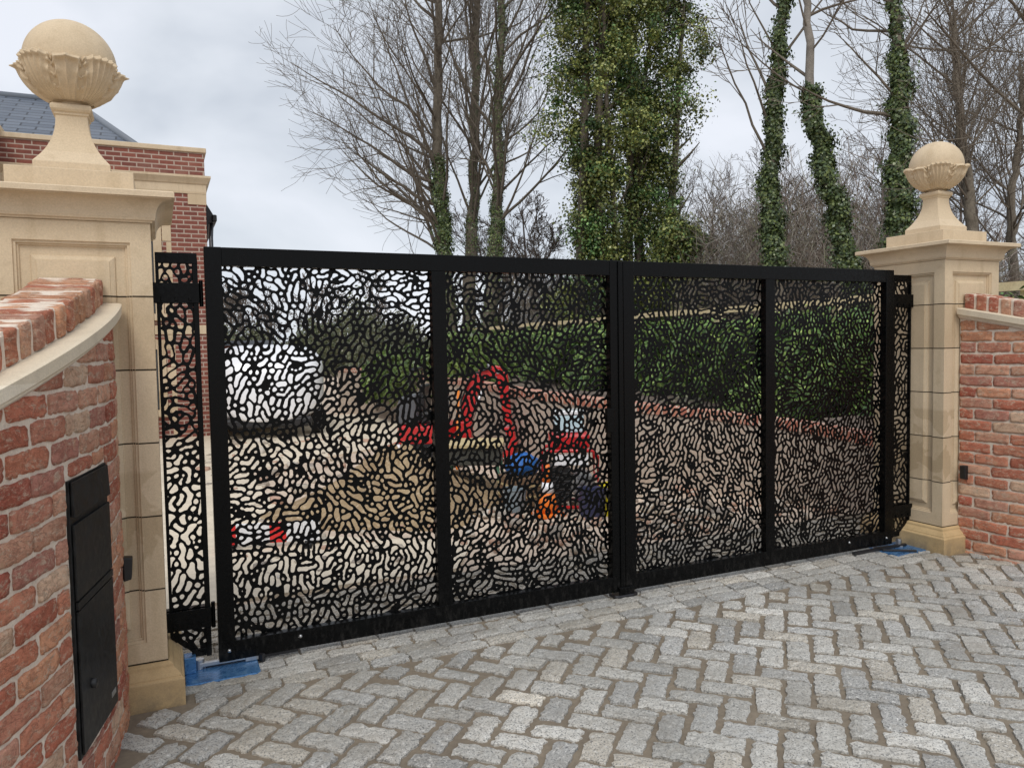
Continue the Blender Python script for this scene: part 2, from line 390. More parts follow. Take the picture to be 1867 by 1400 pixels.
def pebble_field(w,hh,h,seed,spc=.0325,web=.0105):
    """field >0 on the webs between elongated pebble holes"""
    rg=np.random.default_rng(seed)
    nx_=int(w/h)+2; nz_=int(hh/h)+2
    # jittered hex points, relaxed
    pts=[]
    rows=int(hh/(spc*.87))+3; cols=int(w/spc)+3
    for r in range(-1,rows):
        for c in range(-1,cols):
            pts.append(((c+.5*(r%2))*spc+rg.normal(0,.29)*spc,(r*.87)*spc+rg.normal(0,.29)*spc))
    pts=np.array(pts); n=len(pts)
    D=((pts[:,None,:]-pts[None,:,:])**2).sum(-1); np.fill_diagonal(D,9)
    # repulsion
    for _ in range(5):
        nb=np.argsort(D,1)[:,:5]; v=pts[:,None,:]-pts[nb]; d=np.sqrt((v**2).sum(-1))+1e-6
        pts=pts+(v/d[...,None]*np.clip(spc*.9-d,0,None)[...,None]*.28).sum(1)
        D=((pts[:,None,:]-pts[None,:,:])**2).sum(-1); np.fill_diagonal(D,9)
    nb=np.argsort(D,1)[:,:7]
    grp=-np.ones(n,int); g=0
    ph=rg.uniform(0,6,4)
    def dirf(p):
        a=R_(72)+1.0*math.sin(p[0]*4.3+ph[0])*math.cos(p[1]*3.1+ph[1])+.55*math.sin(p[1]*8+ph[2]+p[0]*5)
        return np.array([math.cos(a),math.sin(a)])
    order=rg.permutation(n)
    for i in order:
        if grp[i]>=0: continue
        grp[i]=g; L=rg.choice([1,2,3,4],p=[.10,.38,.37,.15]); cur=i; dv=dirf(pts[i])*rg.choice([-1,1])
        for _ in range(L-1):
            best=None;bs=-9
            for k in nb[cur]:
                if grp[k]>=0: continue
                v=pts[k]-pts[cur]; l=math.sqrt((v**2).sum())
                if l>spc*1.45: continue
                sc=(v@dv)/l-l/spc*.35
                if sc>bs: bs=sc;best=k
            if best is None or bs<.05: break
            v=pts[best]-pts[cur]; dv=.5*dv+.5*v/np.linalg.norm(v); grp[best]=g; cur=best
        g+=1
    # extra points between merged neighbours so that a hole is one bean
    ex=[];eg=[]
    for i in range(n):
        for k in nb[i]:
            if k>i and grp[k]==grp[i] and D[i,k]<(spc*1.5)**2: ex+= [pts[i]*.5+pts[k]*.5]; eg.append(grp[i])
    A=np.concatenate([pts,np.array(ex)]); Gp=np.concatenate([grp,np.array(eg)])
    f=np.zeros((nz_,nx_)); B=24
    for jz in range(0,nz_,B):
        for jx in range(0,nx_,B):
            X=(np.arange(jx,min(nx_,jx+B)))*h; Z=(np.arange(jz,min(nz_,jz+B)))*h
            sel=(A[:,0]>X[0]-spc*2.6)&(A[:,0]<X[-1]+spc*2.6)&(A[:,1]>Z[0]-spc*2.6)&(A[:,1]<Z[-1]+spc*2.6)
            a=A[sel];gg=Gp[sel]; XX,ZZ=np.meshgrid(X,Z)
            d=np.sqrt((XX[...,None]-a[:,0])**2+(ZZ[...,None]-a[:,1])**2)
            k=d.argmin(-1); d1=d.min(-1); g1=gg[k]
            d2=np.where(gg[None,None,:]==g1[...,None],9,d).min(-1)
            f[jz:jz+B,jx:jx+B]=web*(1+.28*np.sin(XX*31+ph[0]+2*np.sin(ZZ*23))*np.sin(ZZ*37+ph[1]))-(d2-d1)
    # soften the corners
    for _ in range(2):
        f[1:-1,1:-1]=(4*f[1:-1,1:-1]+f[:-2,1:-1]+f[2:,1:-1]+f[1:-1,:-2]+f[1:-1,2:]+.0)/8
    return f
def clip_rect(f,w,hh,h,poly=None):
    """force metal along the margins; poly(x,z)-> signed distance (>0 outside sheet)"""
    nz_,nx_=f.shape; X,Z=np.meshgrid(np.arange(nx_)*h,np.arange(nz_)*h)
    e=np.minimum(np.minimum(X,w-X),np.minimum(Z,hh-Z))
    f=np.maximum(f,.004-e)
    return f
HS=.0052
def pattern_panel(parent,x0,x1,z0,z1,y,seed,cut=None,spc=.0330,web=.0116):
    w=x1-x0; hh=z1-z0; f=clip_rect(pebble_field(w,hh,HS,seed,spc,web),w,hh,HS)
    nz_,nx_=f.shape
    if cut is not None:
        X,Z=np.meshgrid(x0+np.arange(nx_)*HS,z0+np.arange(nz_)*HS); f=cut(X,Z,f)
    V,F=marching(f,x0,z0,HS,y,y+.005)
    return mesh('pattern_panel',V,F,black,parent)
GW=4.4543; Z0,Z1=.08,2.0; FY0,FY1=-.03,.02
def bolt(b,x,y,z,r=.009,m=0):
    b.lathe((x,y,z),[(r,0),(r,-.004),(r*.75,-.009),(.001,-.0105)],14,m,axis=1)
def gate_leaf(xa,xb,lab,seeds,mullx,left):
    t=thing('gate_leaf',lab,'gate leaf',((xa+xb)/2,0,Z0),'leaves of the double driveway gate')
    W=.074
    for q0,q1 in ((xa,xa+W),(xb-W,xb)): b=MB(); b.box((q0,FY0,Z0),(q1,FY1,Z1)); b.build('stile',black,t,bev=.003)
    b=MB(); b.box((xa+W,FY0+.0015,Z1-.085),(xb-W,FY1-.0015,Z1-.0008)); b.build('top_rail',black,t,bev=.002)
    b=MB(); b.box((xa+W,FY0+.0015,Z0+.0008),(xb-W,FY1-.0015,Z0+.092)); b.build('bottom_rail',black,t,bev=.002)
    b=MB(); b.box((mullx-.038,FY0+.002,Z0+.092),(mullx+.038,FY1-.002,Z1-.085)); b.build('mullion',black,t,bev=.002)
    pattern_panel(t,xa+W-.02,mullx+.0,Z0+.08,Z1-.07,FY1+.001,seeds[0])
    pattern_panel(t,mullx+.0005,xb-W+.02,Z0+.08,Z1-.07,FY1+.001,seeds[1])
    for q,x in enumerate((xa+.045,xa+.37) if left else (xb-.06,xb-.42)): b=MB(); bolt(b,x,FY0,Z0+(.05,.062)[q]); b.build('bolt',steel,t,smooth=True)
    return t
gl=gate_leaf(0,2.219,'left leaf of the black gate, its bottom corner over the near blue ground plate',(11,12),1.118,True)
gr=gate_leaf(2.235,GW,'right leaf of the black gate, seen further away in front of the tall hedge',(13,14),3.338,False)
# meeting strip and drop-bolt on the left leaf
b=MB(); b.box((2.196,FY0-.008,Z0+.0),(2.226,FY0-.0005,Z1-.004)); b.build('meeting_strip',black,gl,bev=.002)
b=MB(); b.box((2.10,FY0-.03,1.02),(2.15,FY0-.0005,1.16)); b.build('lock_case',black,gl,bev=.004)
# ------------------------------------------------------------------ side screens with hinge brackets
def side_screen(xa,xb,lab,seed,pill):
    t=thing('side_screen',lab,'gate panel',((xa+xb)/2,0,.1),'narrow patterned screens between gate and pillars')
    z0,z1=.125,1.97; ch=.1
    sgn=1 if pill<(xa+xb)/2 else -1   # pillar on the left -> sgn 1
    X=lambda d: pill_x+sgn*d
    pill_x=xa if sgn>0 else xb; w=xb-xa
    def cut(Xg,Zg,f):
        d=(Xg-xa) if sgn>0 else (xb-Xg)      # distance from the pillar side
        s=((Zg-z0)-(.115-d)*.85)/1.31   # chamfered lower corner
        f=np.maximum(f,.022-np.maximum(s,-1)); f=np.where(s<0,s,f)
        return f
    pattern_panel(t,xa+.003,xb-.003,z0,z1-.03,-.004,seed,cut,.0355,.0118)
    b=MB(); a=.014
    b.box((xa,-.012,z1-.048),(xb,.008,z1))
    b.box((min(X(w-.022),X(w)),-.0125,z0-.01),(max(X(w-.022),X(w)),.0085,z1-.0485))
    b.box((min(X(0),X(a)),-.0125,z0+.1),(max(X(0),X(a)),.0085,z1-.0485))
    b.box((min(X(w-.085),X(w-.0225)),-.012,z0-.005),(max(X(w-.085),X(w-.0225)),.008,z0+.03))
    b.build('frame',black,t,bev=.002)
    for zc in (1.79,.30):
        b=MB(); lo,hi=(X(-.016),X(w+.004)) if sgn>0 else (X(w+.004),X(-.016))
        b.box((lo,-.022,zc-.045),(hi,-.0135,zc+.045))
        b.box((lo,.009,zc-.045),(hi,.05,zc+.045))
        for k in (.2,.5,.8): b.box((lo+(hi-lo)*k-.006,-.028,zc-.036),(lo+(hi-lo)*k+.006,-.0225,zc-.02))
        g0=X(w+.003); g1=X(w+.04)
        b.tube([(X(w+.014),.012,zc-.06),(X(w+.014),.012,zc+.06)],.0095,10)
        b.build('hinge_bracket',black,t,bev=.0015)
    return t
side_screen(-.203,-.03,'narrow black patterned screen beside the nearer, left pillar',21,-.21)
side_screen(GW+.012,XR-.003,'narrow black patterned screen beside the farther, right pillar',22,5)
# ------------------------------------------------------------------ pillars
def sq(h,z,cx,cy): return [(cx-h,cy-h,z),(cx+h,cy-h,z),(cx+h,cy+h,z),(cx-h,cy+h,z)]
def sqstack(b,cx,cy,prof):
    V=[];[V.extend(sq(h,z,cx,cy)) for h,z in prof]; n=len(prof)
    F=[(4*j+i,4*j+(i+1)%4,4*j+4+(i+1)%4,4*j+4+i) for j in range(n-1) for i in range(4)]
    F+=[(3,2,1,0),tuple(4*(n-1)+i for i in range(4))]
    b.add(V,F)
PANEL=[(0,0),(.001,.007),(.011,.008),(.012,.017),(.019,.0175),(.020,.025),(.056,.0255),(.059,.0175),(.074,.010),(.077,.010),(.078,.006)]
def pillar(cx,cy,lab,seedsides):
    t=thing('gate_pillar',lab,'pillar',(cx,cy,GZ),'carved sandstone gate pillars')
    h=.283
    # plinth with mouldings
    b=MB(); sqstack(b,cx,cy,[(h+.062,GZ-.03),(h+.062,.155),(h+.056,.162),(h+.05,.163),(h+.05,.170),(h+.036,.187),(h+.022,.200),(h+.02,.212),(h+.008,.222),(h-.02,.2235)])
    b.build('plinth',stone_dark,t,bev=.0025)
    # shaft with fielded panels
    zb,zt=.227,2.056; m0=.078; pz0,pz1=.31,1.975
    b=MB()
    V=[];F=[]
    for k in range(4):
        a=k*math.pi/2; C,S=math.cos(a),math.sin(a)
        def pt(u,z,d): # face looking to -y in local frame
            x,y=u,-(h-d); return (cx+x*C-y*S,cy+x*S+y*C,z)
        rings=[[(-h,zb,0),(h,zb,0),(h,zt,0),(-h,zt,0)]]
        for ins,dep in PANEL:
            q=m0+ins; rings.append([(-h+q,pz0+ins,dep),(h-q,pz0+ins,dep),(h-q,pz1-ins,dep),(-h+q,pz1-ins,dep)])
        base=len(V)
        for r in rings: V.extend(pt(*p) for p in r)
        for j in range(len(rings)-1):
            for i in range(4): F.append((base+4*j+i,base+4*j+(i+1)%4,base+4*j+4+(i+1)%4,base+4*j+4+i))
        e_=base+4*(len(rings)-1); F.append((e_,e_+1,e_+2,e_+3))
    # merge corners by key
    key={};remap=[];NV=[]
    for v in V:
        kk=tuple(round(c,5) for c in v)
        if kk not in key: key[kk]=len(NV); NV.append(v)
        remap.append(key[kk])
    F=[tuple(remap[i] for i in f) for f in F]
    b.add(NV,F); b.build('shaft',stone,t)
    # thin open joints between the blocks
    for zj in (.2255,.532,.842,1.150,1.455,1.757):
        sec=[(-h,0)]
        inp=pz0<zj<pz1
        if inp:
            sec+=[(-h+m0+i_,d_) for i_,d_ in PANEL]; sec+=[(h-m0-i_,d_) for i_,d_ in PANEL[::-1]]
        sec+=[(h,0)]
        V=[];nn=0;F=[]
        loop=[]
        for k in range(4):
            a=k*math.pi/2; C,S=math.cos(a),math.sin(a)
            for u,d in sec[:-1]:
                uu=u*(1+.0012/h) ; x,y=uu,-(h-d+.0008); loop.append((cx+x*C-y*S,cy+x*S+y*C))
        n=len(loop)
        for z in (zj-.0028,zj+.0028): V+= [(x+0,y+0,z) for x,y in loop]
        F=[(i,(i+1)%n,(i+1)%n+n,i+n) for i in range(n)]
        mesh('joint',V,F,joint,t)
    # moulded cap
    b=MB()
    cove=[(.355+.0-.05*math.cos(q)*1.0,2.083+.062*math.sin(q)) for q in np.linspace(0,math.pi/2*.98,8)]
    prof=[(h-.03,2.057),(h+.008,2.0575),(h+.010,2.066),(h+.018,2.0665),(h+.021,2.076),(.305,2.0765)]+cove+[(.366,2.147),(.366,2.150),(.377,2.151),(.377,2.172),(.372,2.176),(.24,2.187)]
    sqstack(b,cx,cy,prof); b.build('cap',stone,t,bev=.0015)
    b=MB(); sqstack(b,cx,cy,[(.228,2.19),(.228,2.27)]); b.build('cap_slab',stone,t,bev=.003)
    # pedestal with concave flare
    fl=[]
    for q in np.linspace(0,1,14):
        z=2.315+(2.525-2.315)*q; hh=.059+.077*(1-q)**2.3+.003*(1-q); fl.append((hh,z))
    b=MB(); sqstack(b,cx,cy,[(.140,2.2725),(.140,2.312)]+fl+[(.064,2.527),(.065,2.536),(.071,2.540),(.076,2.548),(.077,2.558),(.074,2.567),(.068,2.571),(.04,2.573)])
    o=b.build('pedestal',stone,t,bev=.0015)
    # ball
    bz=2.752; r=.178; b=MB(); prof=[(r*math.cos(a),r*math.sin(a)) for a in np.linspace(-math.pi/2+.35,math.pi/2-.002,40)]
    b.lathe((cx,cy,bz),prof,64); b.build('ball',stone,t,smooth=True)
    b=MB(); b.lathe((cx,cy,2.573),[(.045,0),(.052,.008),(.048,.02),(.06,.03)],32); b.build('collar',stone,t,smooth=True)
    # acanthus cup
    nt_,nr=480,52; V=[]; TH0=math.pi/4-.30*math.pi/2
    for j in range(nr):
        tt=j/(nr-1)
        for i in range(nt_):
            th=2*math.pi*i/nt_
            k4=(th/(math.pi/2))%1; big=k4<.60
            fr=((k4/.60)-.5) if big else ((k4-.60)/.40-.5)
            w=abs(fr)*2
            ztop=(-.034+.030*math.sqrt(max(0,1-w**3))) if big else (-.040+.020*math.sqrt(max(0,1-w**4)))
            zb_=-r*.93; z=zb_+(ztop-zb_)*tt
            base=max(math.sqrt(max(0,r**2-min(z,0)**2)),.03)
            nb_=6.5 if big else 2.5
            spread=(.45+.55*tt)
            ribs=1-2*abs(math.sin(fr*math.pi*nb_/(.62+.38*tt)))**.8
            d=.0088*ribs*(.3+.7*tt)*(1-.5*w**8)+.007*(1-w**2)
            gap=max(0,1-(1-w)*3.2); hole=.5+.5*math.sin(tt*21+(0 if big else .0)); seam=-.030*gap*(hole**.7)*(1 if tt<.9 else (1-tt)*10)
            side_=.005*math.sin(tt*21+1.6)*max(0,w-.35)*1.5
            lip=(.013*math.exp(-((tt-.95)/.06)**2)*(1-.5*w**2)) if big else (.021*math.exp(-((tt-.93)/.05)**2)*max(0,1-(w/.8)**4)+.004)
            R0=base+.007+.002*tt+d+seam+side_+lip
            zz=z-(.003*max(0,(tt-.94)/.06)**2)+(.0014*ribs*max(0,(tt-.8)*5) if big else 0)
            V.append((cx+R0*math.cos(th+TH0),cy+R0*math.sin(th+TH0),bz+zz))
    # rounded lip, then inner return to the ball
    L0=[V[(nr-1)*nt_+i] for i in range(nt_)]
    for dr_,dz_ in ((.001,.005),(-.005,.008),(None,.003)):
        for v in L0:
            dx,dy=v[0]-cx,v[1]-cy; l=math.hypot(dx,dy); q=(l+dr_) if dr_ is not None else r-.006; V.append((cx+dx/l*q,cy+dy/l*q,v[2]+dz_))
    nr+=2
    nr+=1
    F=[(j*nt_+i,j*nt_+(i+1)%nt_,(j+1)*nt_+(i+1)%nt_,(j+1)*nt_+i) for j in range(nr-1) for i in range(nt_)]
    mesh('leaf_cup',V,F,stone,t,smooth=True)
    return t
PLX,PLY=-.498,.019
pl=pillar(PLX,PLY,'large sandstone pillar with ball finial at left, close to the camera beside the curved wall',0)
pr=pillar(XR+.282,.019,'sandstone pillar with ball finial at right, damp patches low on its shaft',1)
# ------------------------------------------------------------------ curved brick walls
BC=[(.46,.175,.12),(.50,.22,.15),(.37,.115,.085),(.52,.27,.18),(.44,.20,.145),(.52,.30,.22),(.36,.17,.14),(.47,.19,.125),(.56,.41,.31),(.40,.14,.095),(.54,.28,.18),(.50,.27,.21),(.43,.16,.11),(.52,.30,.22)]
def wall(side,lab,box=None):
    x0=-.366 if side<0 else 4.808; y0=-.264; Lw=2.3
    RR=3.0
    def pos(s,d,z):
        """s along the wall from the pillar, d outward from the face (towards the drive), z up"""
        s=np.asarray(s,float); n=s/RR
        x=x0+side*(s*s/(2*RR)); y=y0-s
        nx=-side*np.cos(np.arctan(n)); ny=-np.sin(np.arctan(n))
        return np.stack(np.broadcast_arrays(x+nx*d,y+ny*d,z),-1)
    zl=lambda s:1.67-.19*s-.04*s*s
    t=thing('brick_wall',lab,'wall',tuple(pos(0,-.14,GZ).tolist()),'curved brick walls flanking the gate')
    TH=.27
    # mortar body
    ns=60; S=np.linspace(0.002,Lw,ns); zs=np.linspace(0,1,40)
    V=[];F=[]
    for q,dd in ((0,-.0055),(1,-TH)):
        for s in S:
            for u in zs: V.append(pos(s,dd-(0 if q else .0015*math.sin(s*40+u*30)),GZ-.02+(zl(s)-GZ+.02)*u))
    nzs=len(zs); h0=ns*nzs
    F=[(i*nzs+j,(i+1)*nzs+j,(i+1)*nzs+j+1,i*nzs+j+1) for i in range(ns-1) for j in range(nzs-1)]
    F+=[tuple(k+h0 for k in f[::-1]) for f in F]
    F+=[(j,j+1,h0+j+1,h0+j) for j in range(nzs-1)]+[((ns-1)*nzs+j+1,(ns-1)*nzs+j,h0+(ns-1)*nzs+j,h0+(ns-1)*nzs+j+1) for j in range(nzs-1)]
    F+=[(i*nzs+nzs-1,(i+1)*nzs+nzs-1,h0+(i+1)*nzs+nzs-1,h0+i*nzs+nzs-1) for i in range(ns-1)]
    mesh('mortar',V,F,mortar,t,smooth=False)
    # bricks
    Vs=[];Fs=[];Cs=[];n0=0; nu,nv=15,7
    def brick(a,b,za,zb,face=1,fn=pos,cut=True,relief=.0005):
        nonlocal n0
        U,W=np.meshgrid(np.linspace(-1,1,nu),np.linspace(-1,1,nv))
        la,lz=(b-a)/2,(zb-za)/2
        s=(a+b)/2+U*la; z=(za+zb)/2+W*lz
        # soft irregular outline
        s=s-np.sign(U)*.002*np.abs(W)**10*np.abs(U)**8; z=z-np.sign(W)*.0025*np.abs(U)**20*np.abs(W)**3
        z=z+.0022*np.sin(U*rng.uniform(2,5)+rng.uniform(0,6))*np.abs(W)**2+.0011*rng.normal(size=z.shape)*np.abs(W)
        s=s+.0016*rng.normal(size=s.shape)*np.abs(U)**3
        d=relief+.0012*rng.normal()+.0011*rng.normal(size=s.shape)-.002*np.abs(U)**20-.002*np.abs(W)**16-(rng.random()<.4)*.004*np.abs(W)**6*(rng.normal(size=s.shape)>.8)
        d=d+.0015*np.sin(U*rng.uniform(1,4)+rng.uniform(0,6))*np.sin(W*rng.uniform(1,3)+rng.uniform(0,6))
        if cut: z=np.minimum(z,zl(s)-.012)
        Vt=fn(s,d,z).reshape(-1,3)
        ring=[j for j in range(nu)]+[j*nu+nu-1 for j in range(1,nv)]+[(nv-1)*nu+j for j in range(nu-2,-1,-1)]+[j*nu for j in range(nv-2,0,-1)]
        sb=s.ravel()[ring]; zb_=z.ravel()[ring]; Vb=fn(sb,np.full(len(ring),-.02),zb_)
        Vs.append(Vt);Vs.append(Vb)
        fl=[(j*nu+i,j*nu+i+1,(j+1)*nu+i+1,(j+1)*nu+i) for j in range(nv-1) for i in range(nu-1)]
        k=len(ring);nb=nu*nv; fl+=[(ring[(i+1)%k],ring[i],nb+i,nb+(i+1)%k) for i in range(k)]
        if side>0: pass
        Fs.extend([tuple(q+n0 for q in f) for f in fl]); n0+=nb+k
        c=np.array(BC[rng.integers(len(BC))])*rng.uniform(1.15,1.55)*np.array([1.12,1.06,.97]); Cs.append(np.tile(c,(nb+k,1)))
    z=GZ-.045; row=0
    while z<1.72:
        s=.006-(.115 if row%2 else 0)+rng.normal(0,.003)
        while s<Lw-.02:
            a,b=max(s,.006),min(s+.2145+rng.normal(0,.004),Lw)
            za,zb=z+.0,z+.0632+rng.normal(0,.0014)
            s+=.2265
            if b-a<.03: continue
            if za>zl(a)-.035: continue
            segs=[(a,b,za,zb)]
            if box and zb>box[2]-.008 and za<box[3]+.008:
                segs=[]
                if a<box[0]-.012: segs.append((a,min(b,box[0]-.012),za,zb))
                if b>box[1]+.012: segs.append((max(a,box[1]+.012),b,za,zb))
                c0,c1=max(a,box[0]-.001),min(b,box[1]+.001)
                if c1-c0>.03 and zb>box[3]+.02: segs.append((c0,c1,box[3]+.01,zb))
                if c1-c0>.03 and za<box[2]-.02: segs.append((c0,c1,za,box[2]-.01))
            for sa,sb_,z_a,z_b in segs:
                if sb_-sa>.025: brick(sa,sb_,z_a,z_b)
        z+=.0752; row+=1
    mesh('brickwork',np.concatenate(Vs),Fs,brickm,t,smooth=True,col=np.concatenate(Cs))
    # cast ledge following the sloping top
    V=[];ns=50; prof=[(-TH-.035,0),(.018,0),(.020,.008),(.026,.010),(.033,.018),(.034,.055),(.024,.059),(-TH-.035,.062)]
    np_=len(prof)
    for s in np.linspace(.003,Lw,ns):
        for d,dz in prof: V.append(pos(s,d,zl(s)+dz))
    F=[(i*np_+j,i*np_+(j+1)%np_,(i+1)*np_+(j+1)%np_,(i+1)*np_+j) for i in range(ns-1) for j in range(np_)]+[tuple(range(np_)),tuple((ns-1)*np_+j for j in range(np_))[::-1]]
    mesh('ledge',V,F,castst,t)
    # mortar fillet beneath ledge
    V=[];prof=[(-.02,-.016),(.004,-.013),(.014,-.004),(.016,.001),(-.02,.001)];np_=len(prof);ns=90
    for s in np.linspace(.004,Lw-.002,ns):
        j=rng.normal(0,.0012); 
        for d,dz in prof: V.append(pos(s,d+(j if d>0 else 0),zl(s)+dz+(j if dz<-.002 else 0)))
    F=[(i*np_+j,i*np_+(j+1)%np_,(i+1)*np_+(j+1)%np_,(i+1)*np_+j) for i in range(ns-1) for j in range(np_)]
    mesh('mortar_fillet',V,F,mortar,t)
    # coping: bricks on edge laid across the wall
    Vs.clear();Fs.clear();Cs.clear();n0=0
    PIT_=.0805; s=.006
    W0,W1=-.038,-.262
    nS,nD,nZ=4,12,6
    while s<Lw-.08:
        wdt=.0652+rng.normal(0,.002); dj=rng.normal(0,.003); dz=rng.normal(0,.002); hgt=.103
        # a closed rounded box: grid over surface of a cuboid
        a,b_=s,s+wdt
        def surf(A,B,D,Z):
            pass
        # param: box with nS x nD x nZ grid, 5 visible faces
        def addgrid(fn,n1,n2):
            nonlocal n0
            G1,G2=np.meshgrid(np.linspace(-1,1,n1),np.linspace(-1,1,n2))
            u,v,w=fn(G1,G2)     # in -1..1 : s, d, z
            u,v,w=[np.broadcast_to(q,G1.shape).astype(float) for q in (u,v,w)]
            k=.86
            # round the cuboid edges
            m=np.stack([u*wdt/2,v*(W0-W1)/2,w*hgt/2],-1); rr=.011
            lim=np.array([wdt/2-rr,(W0-W1)/2-rr,hgt/2-rr]); core=np.clip(m,-lim,lim); dlt=m-core; ln=np.linalg.norm(dlt,axis=-1,keepdims=True); m=core+dlt/np.maximum(ln,1e-9)*np.minimum(ln,rr)
            ph=s*50
            m=m+.0012*np.stack([np.sin(m[...,1]*60+ph)*np.cos(m[...,2]*50+ph*2),np.sin(m[...,2]*70+ph)*.9,np.sin(m[...,1]*45+ph*3)*1.3],-1)
            ss=(a+b_)/2+m[...,0]; dd=(W0+W1)/2+dj+m[...,1]; zz=zl(ss)+.058+hgt/2+dz+m[...,2]
            Vv=pos(ss,dd,zz).reshape(-1,3); Vs.append(Vv)
            Fs.extend([(j*n1+i+n0,j*n1+i+1+n0,(j+1)*n1+i+1+n0,(j+1)*n1+i+n0) for j in range(n2-1) for i in range(n1-1)])
            n0+=len(Vv)
        cnt=n0
        addgrid(lambda p,q:(p,1,q),8,12); addgrid(lambda p,q:(p,-1,q),8,12)
        addgrid(lambda p,q:(p,q,1),8,20)
        addgrid(lambda p,q:(1,p,q),20,12); addgrid(lambda p,q:(-1,p,q),20,12)
        c=np.array(BC[rng.integers(len(BC))])*rng.uniform(.9,1.2)*np.array([1.22,1.22,1.1]); Cs.append(np.tile(c,(n0-cnt,1)))
        s+=PIT_+rng.normal(0,.0015)
    mesh('coping',np.concatenate(Vs),Fs,brickm,t,smooth=True,col=np.concatenate(Cs))
    # mortar between the coping bricks
    V=[];ns=120;prof=[(W1+.006,.055),(W0-.010,.055),(W0-.010,.150),(W0-.016,.1592),(W1+.014,.1592),(W1+.006,.15)];np_=len(prof)
    for s in np.linspace(.004,Lw-.07,ns):
        for q,(d,dz) in enumerate(prof):
            j=.0018*math.sin(s*90+q)+rng.normal(0,.0012); V.append(pos(s,d+j,zl(s)+dz+j))
    F=[(i*np_+j,i*np_+(j+1)%np_,(i+1)*np_+(j+1)%np_,(i+1)*np_+j) for i in range(ns-1) for j in range(np_)]+[tuple(range(np_)),tuple((ns-1)*np_+j for j in range(np_))[::-1]]
    mesh('coping_mortar',V,F,mortar,t)
    # sensor (photocell)
    b=MB(); c=pos(.055,0,.60 if side>0 else .65)
    n=pos(.055,1,.0)-pos(.055,0,.0); tx=pos(.056,0,0)-pos(.055,0,0); tx=tx/np.linalg.norm(tx)
    V=[]
    P_=[(-.022,-.05,0),(.022,-.05,0),(.022,.05,0),(-.022,.05,0),(-.02,-.044,.03),(.02,-.044,.03),(.02,.046,.036),(-.02,.046,.036)]
    for u,z_,d in P_: V.append(c+tx*u+n*(d+.0)+np.array([0,0,z_]))
    b.add(V,[(0,3,2,1),(4,5,6,7),(0,1,5,4),(1,2,6,5),(2,3,7,6),(3,0,4,7)]); b.build('sensor',blackm,t,bev=.005)
    if side<0:
        s0,s1,z0,z1=box
        lb=bpy.data.objects.new('letterbox',None); COL.objects.link(lb); lb.parent=t; lb.location=Vector(pos((s0+s1)/2,0,z0).tolist())-t.location
        lb['label']='tall black metal letterbox let into the brickwork'
        sm=(s0+s1)/2
        def plate(name,sa,sb,za,zb,d0,d1,m,bev=.002,tilt=0):
            V=[]
            A=pos(s0,0,0);B=pos(s1,0,0); ax=(B-A)/np.linalg.norm(B-A); nn=pos(sm,1,0)-pos(sm,0,0)
            for d,tl in ((d0,0),(d1,tilt)):
                for s_,z_ in ((sa,za),(sb,za),(sb,zb),(sa,zb)):
                    V.append(A+ax*(s_-s0)*np.linalg.norm(B-A)/(s1-s0)+nn*(d+.0095+(tl if z_==za else 0))+np.array([0,0,z_]))
            b=MB(); b.add(V,[(0,3,2,1),(4,5,6,7),(0,1,5,4),(1,2,6,5),(2,3,7,6),(3,0,4,7)]); o=b.build(name,m,lb,bev=bev); return o
        plate('surround',s0,s1,z0,z1,-.05,-.006,letter,.001)
        plate('flap',s0+.008,s1-.008,z1-.115,z1-.006,-.004,.002,letter,.002,.005)
        plate('middle_panel',s0+.010,s1-.010,z0+.505,z1-.14,-.004,.003,letter,.0015)
        plate('middle_band',s0+.010,s1-.010,z0+.475,z0+.500,-.004,.0045,letter,.0015)
        plate('door',s0+.010,s1-.010,z0+.012,z0+.470,-.004,.003,letter,.0015)
        A=pos(s0,0,0);B=pos(s1,0,0);ax=(B-A)/(s1-s0);nn=pos(sm,1,0)-pos(sm,0,0)
        b=MB(); c=A+ax*(.72*(s1-s0))+nn*.0125+np.array([0,0,z0+.20])
        V=[];k=16
        for r_,d_ in ((.016,0),(.016,.012),(.011,.015),(.001,.016)):
            for i in range(k):
                a=2*math.pi*i/k; V.append(c+ax*r_*math.cos(a)+np.array([0,0,r_*math.sin(a)])+nn*d_)
        b.add(V,[(j*k+i,j*k+(i+1)%k,(j+1)*k+(i+1)%k,(j+1)*k+i) for j in range(3) for i in range(k)]); b.build('lock',blackm,lb,smooth=True)
        plate('maker_plate',s0+.035,s0+.085,z0+.055,z0+.075,.0028,.004,steel,.0005)
    else:
        b=MB(); cpts=[pos(.455+.012*math.sin(q*3.1),.014+.02*math.sin(q*math.pi),.90-.24*q) for q in np.linspace(0,1,12)]
        b.tube(np.array([c_.tolist() for c_ in cpts]),.005,8); b.build('cable',blackm,t,smooth=True)
    return t
wall(-1,'near curved brick wall at left with the black letterbox set in it',(.41,.81,.25,1.135))
wall(1,'far curved brick wall at right with a small black sensor near the pillar')
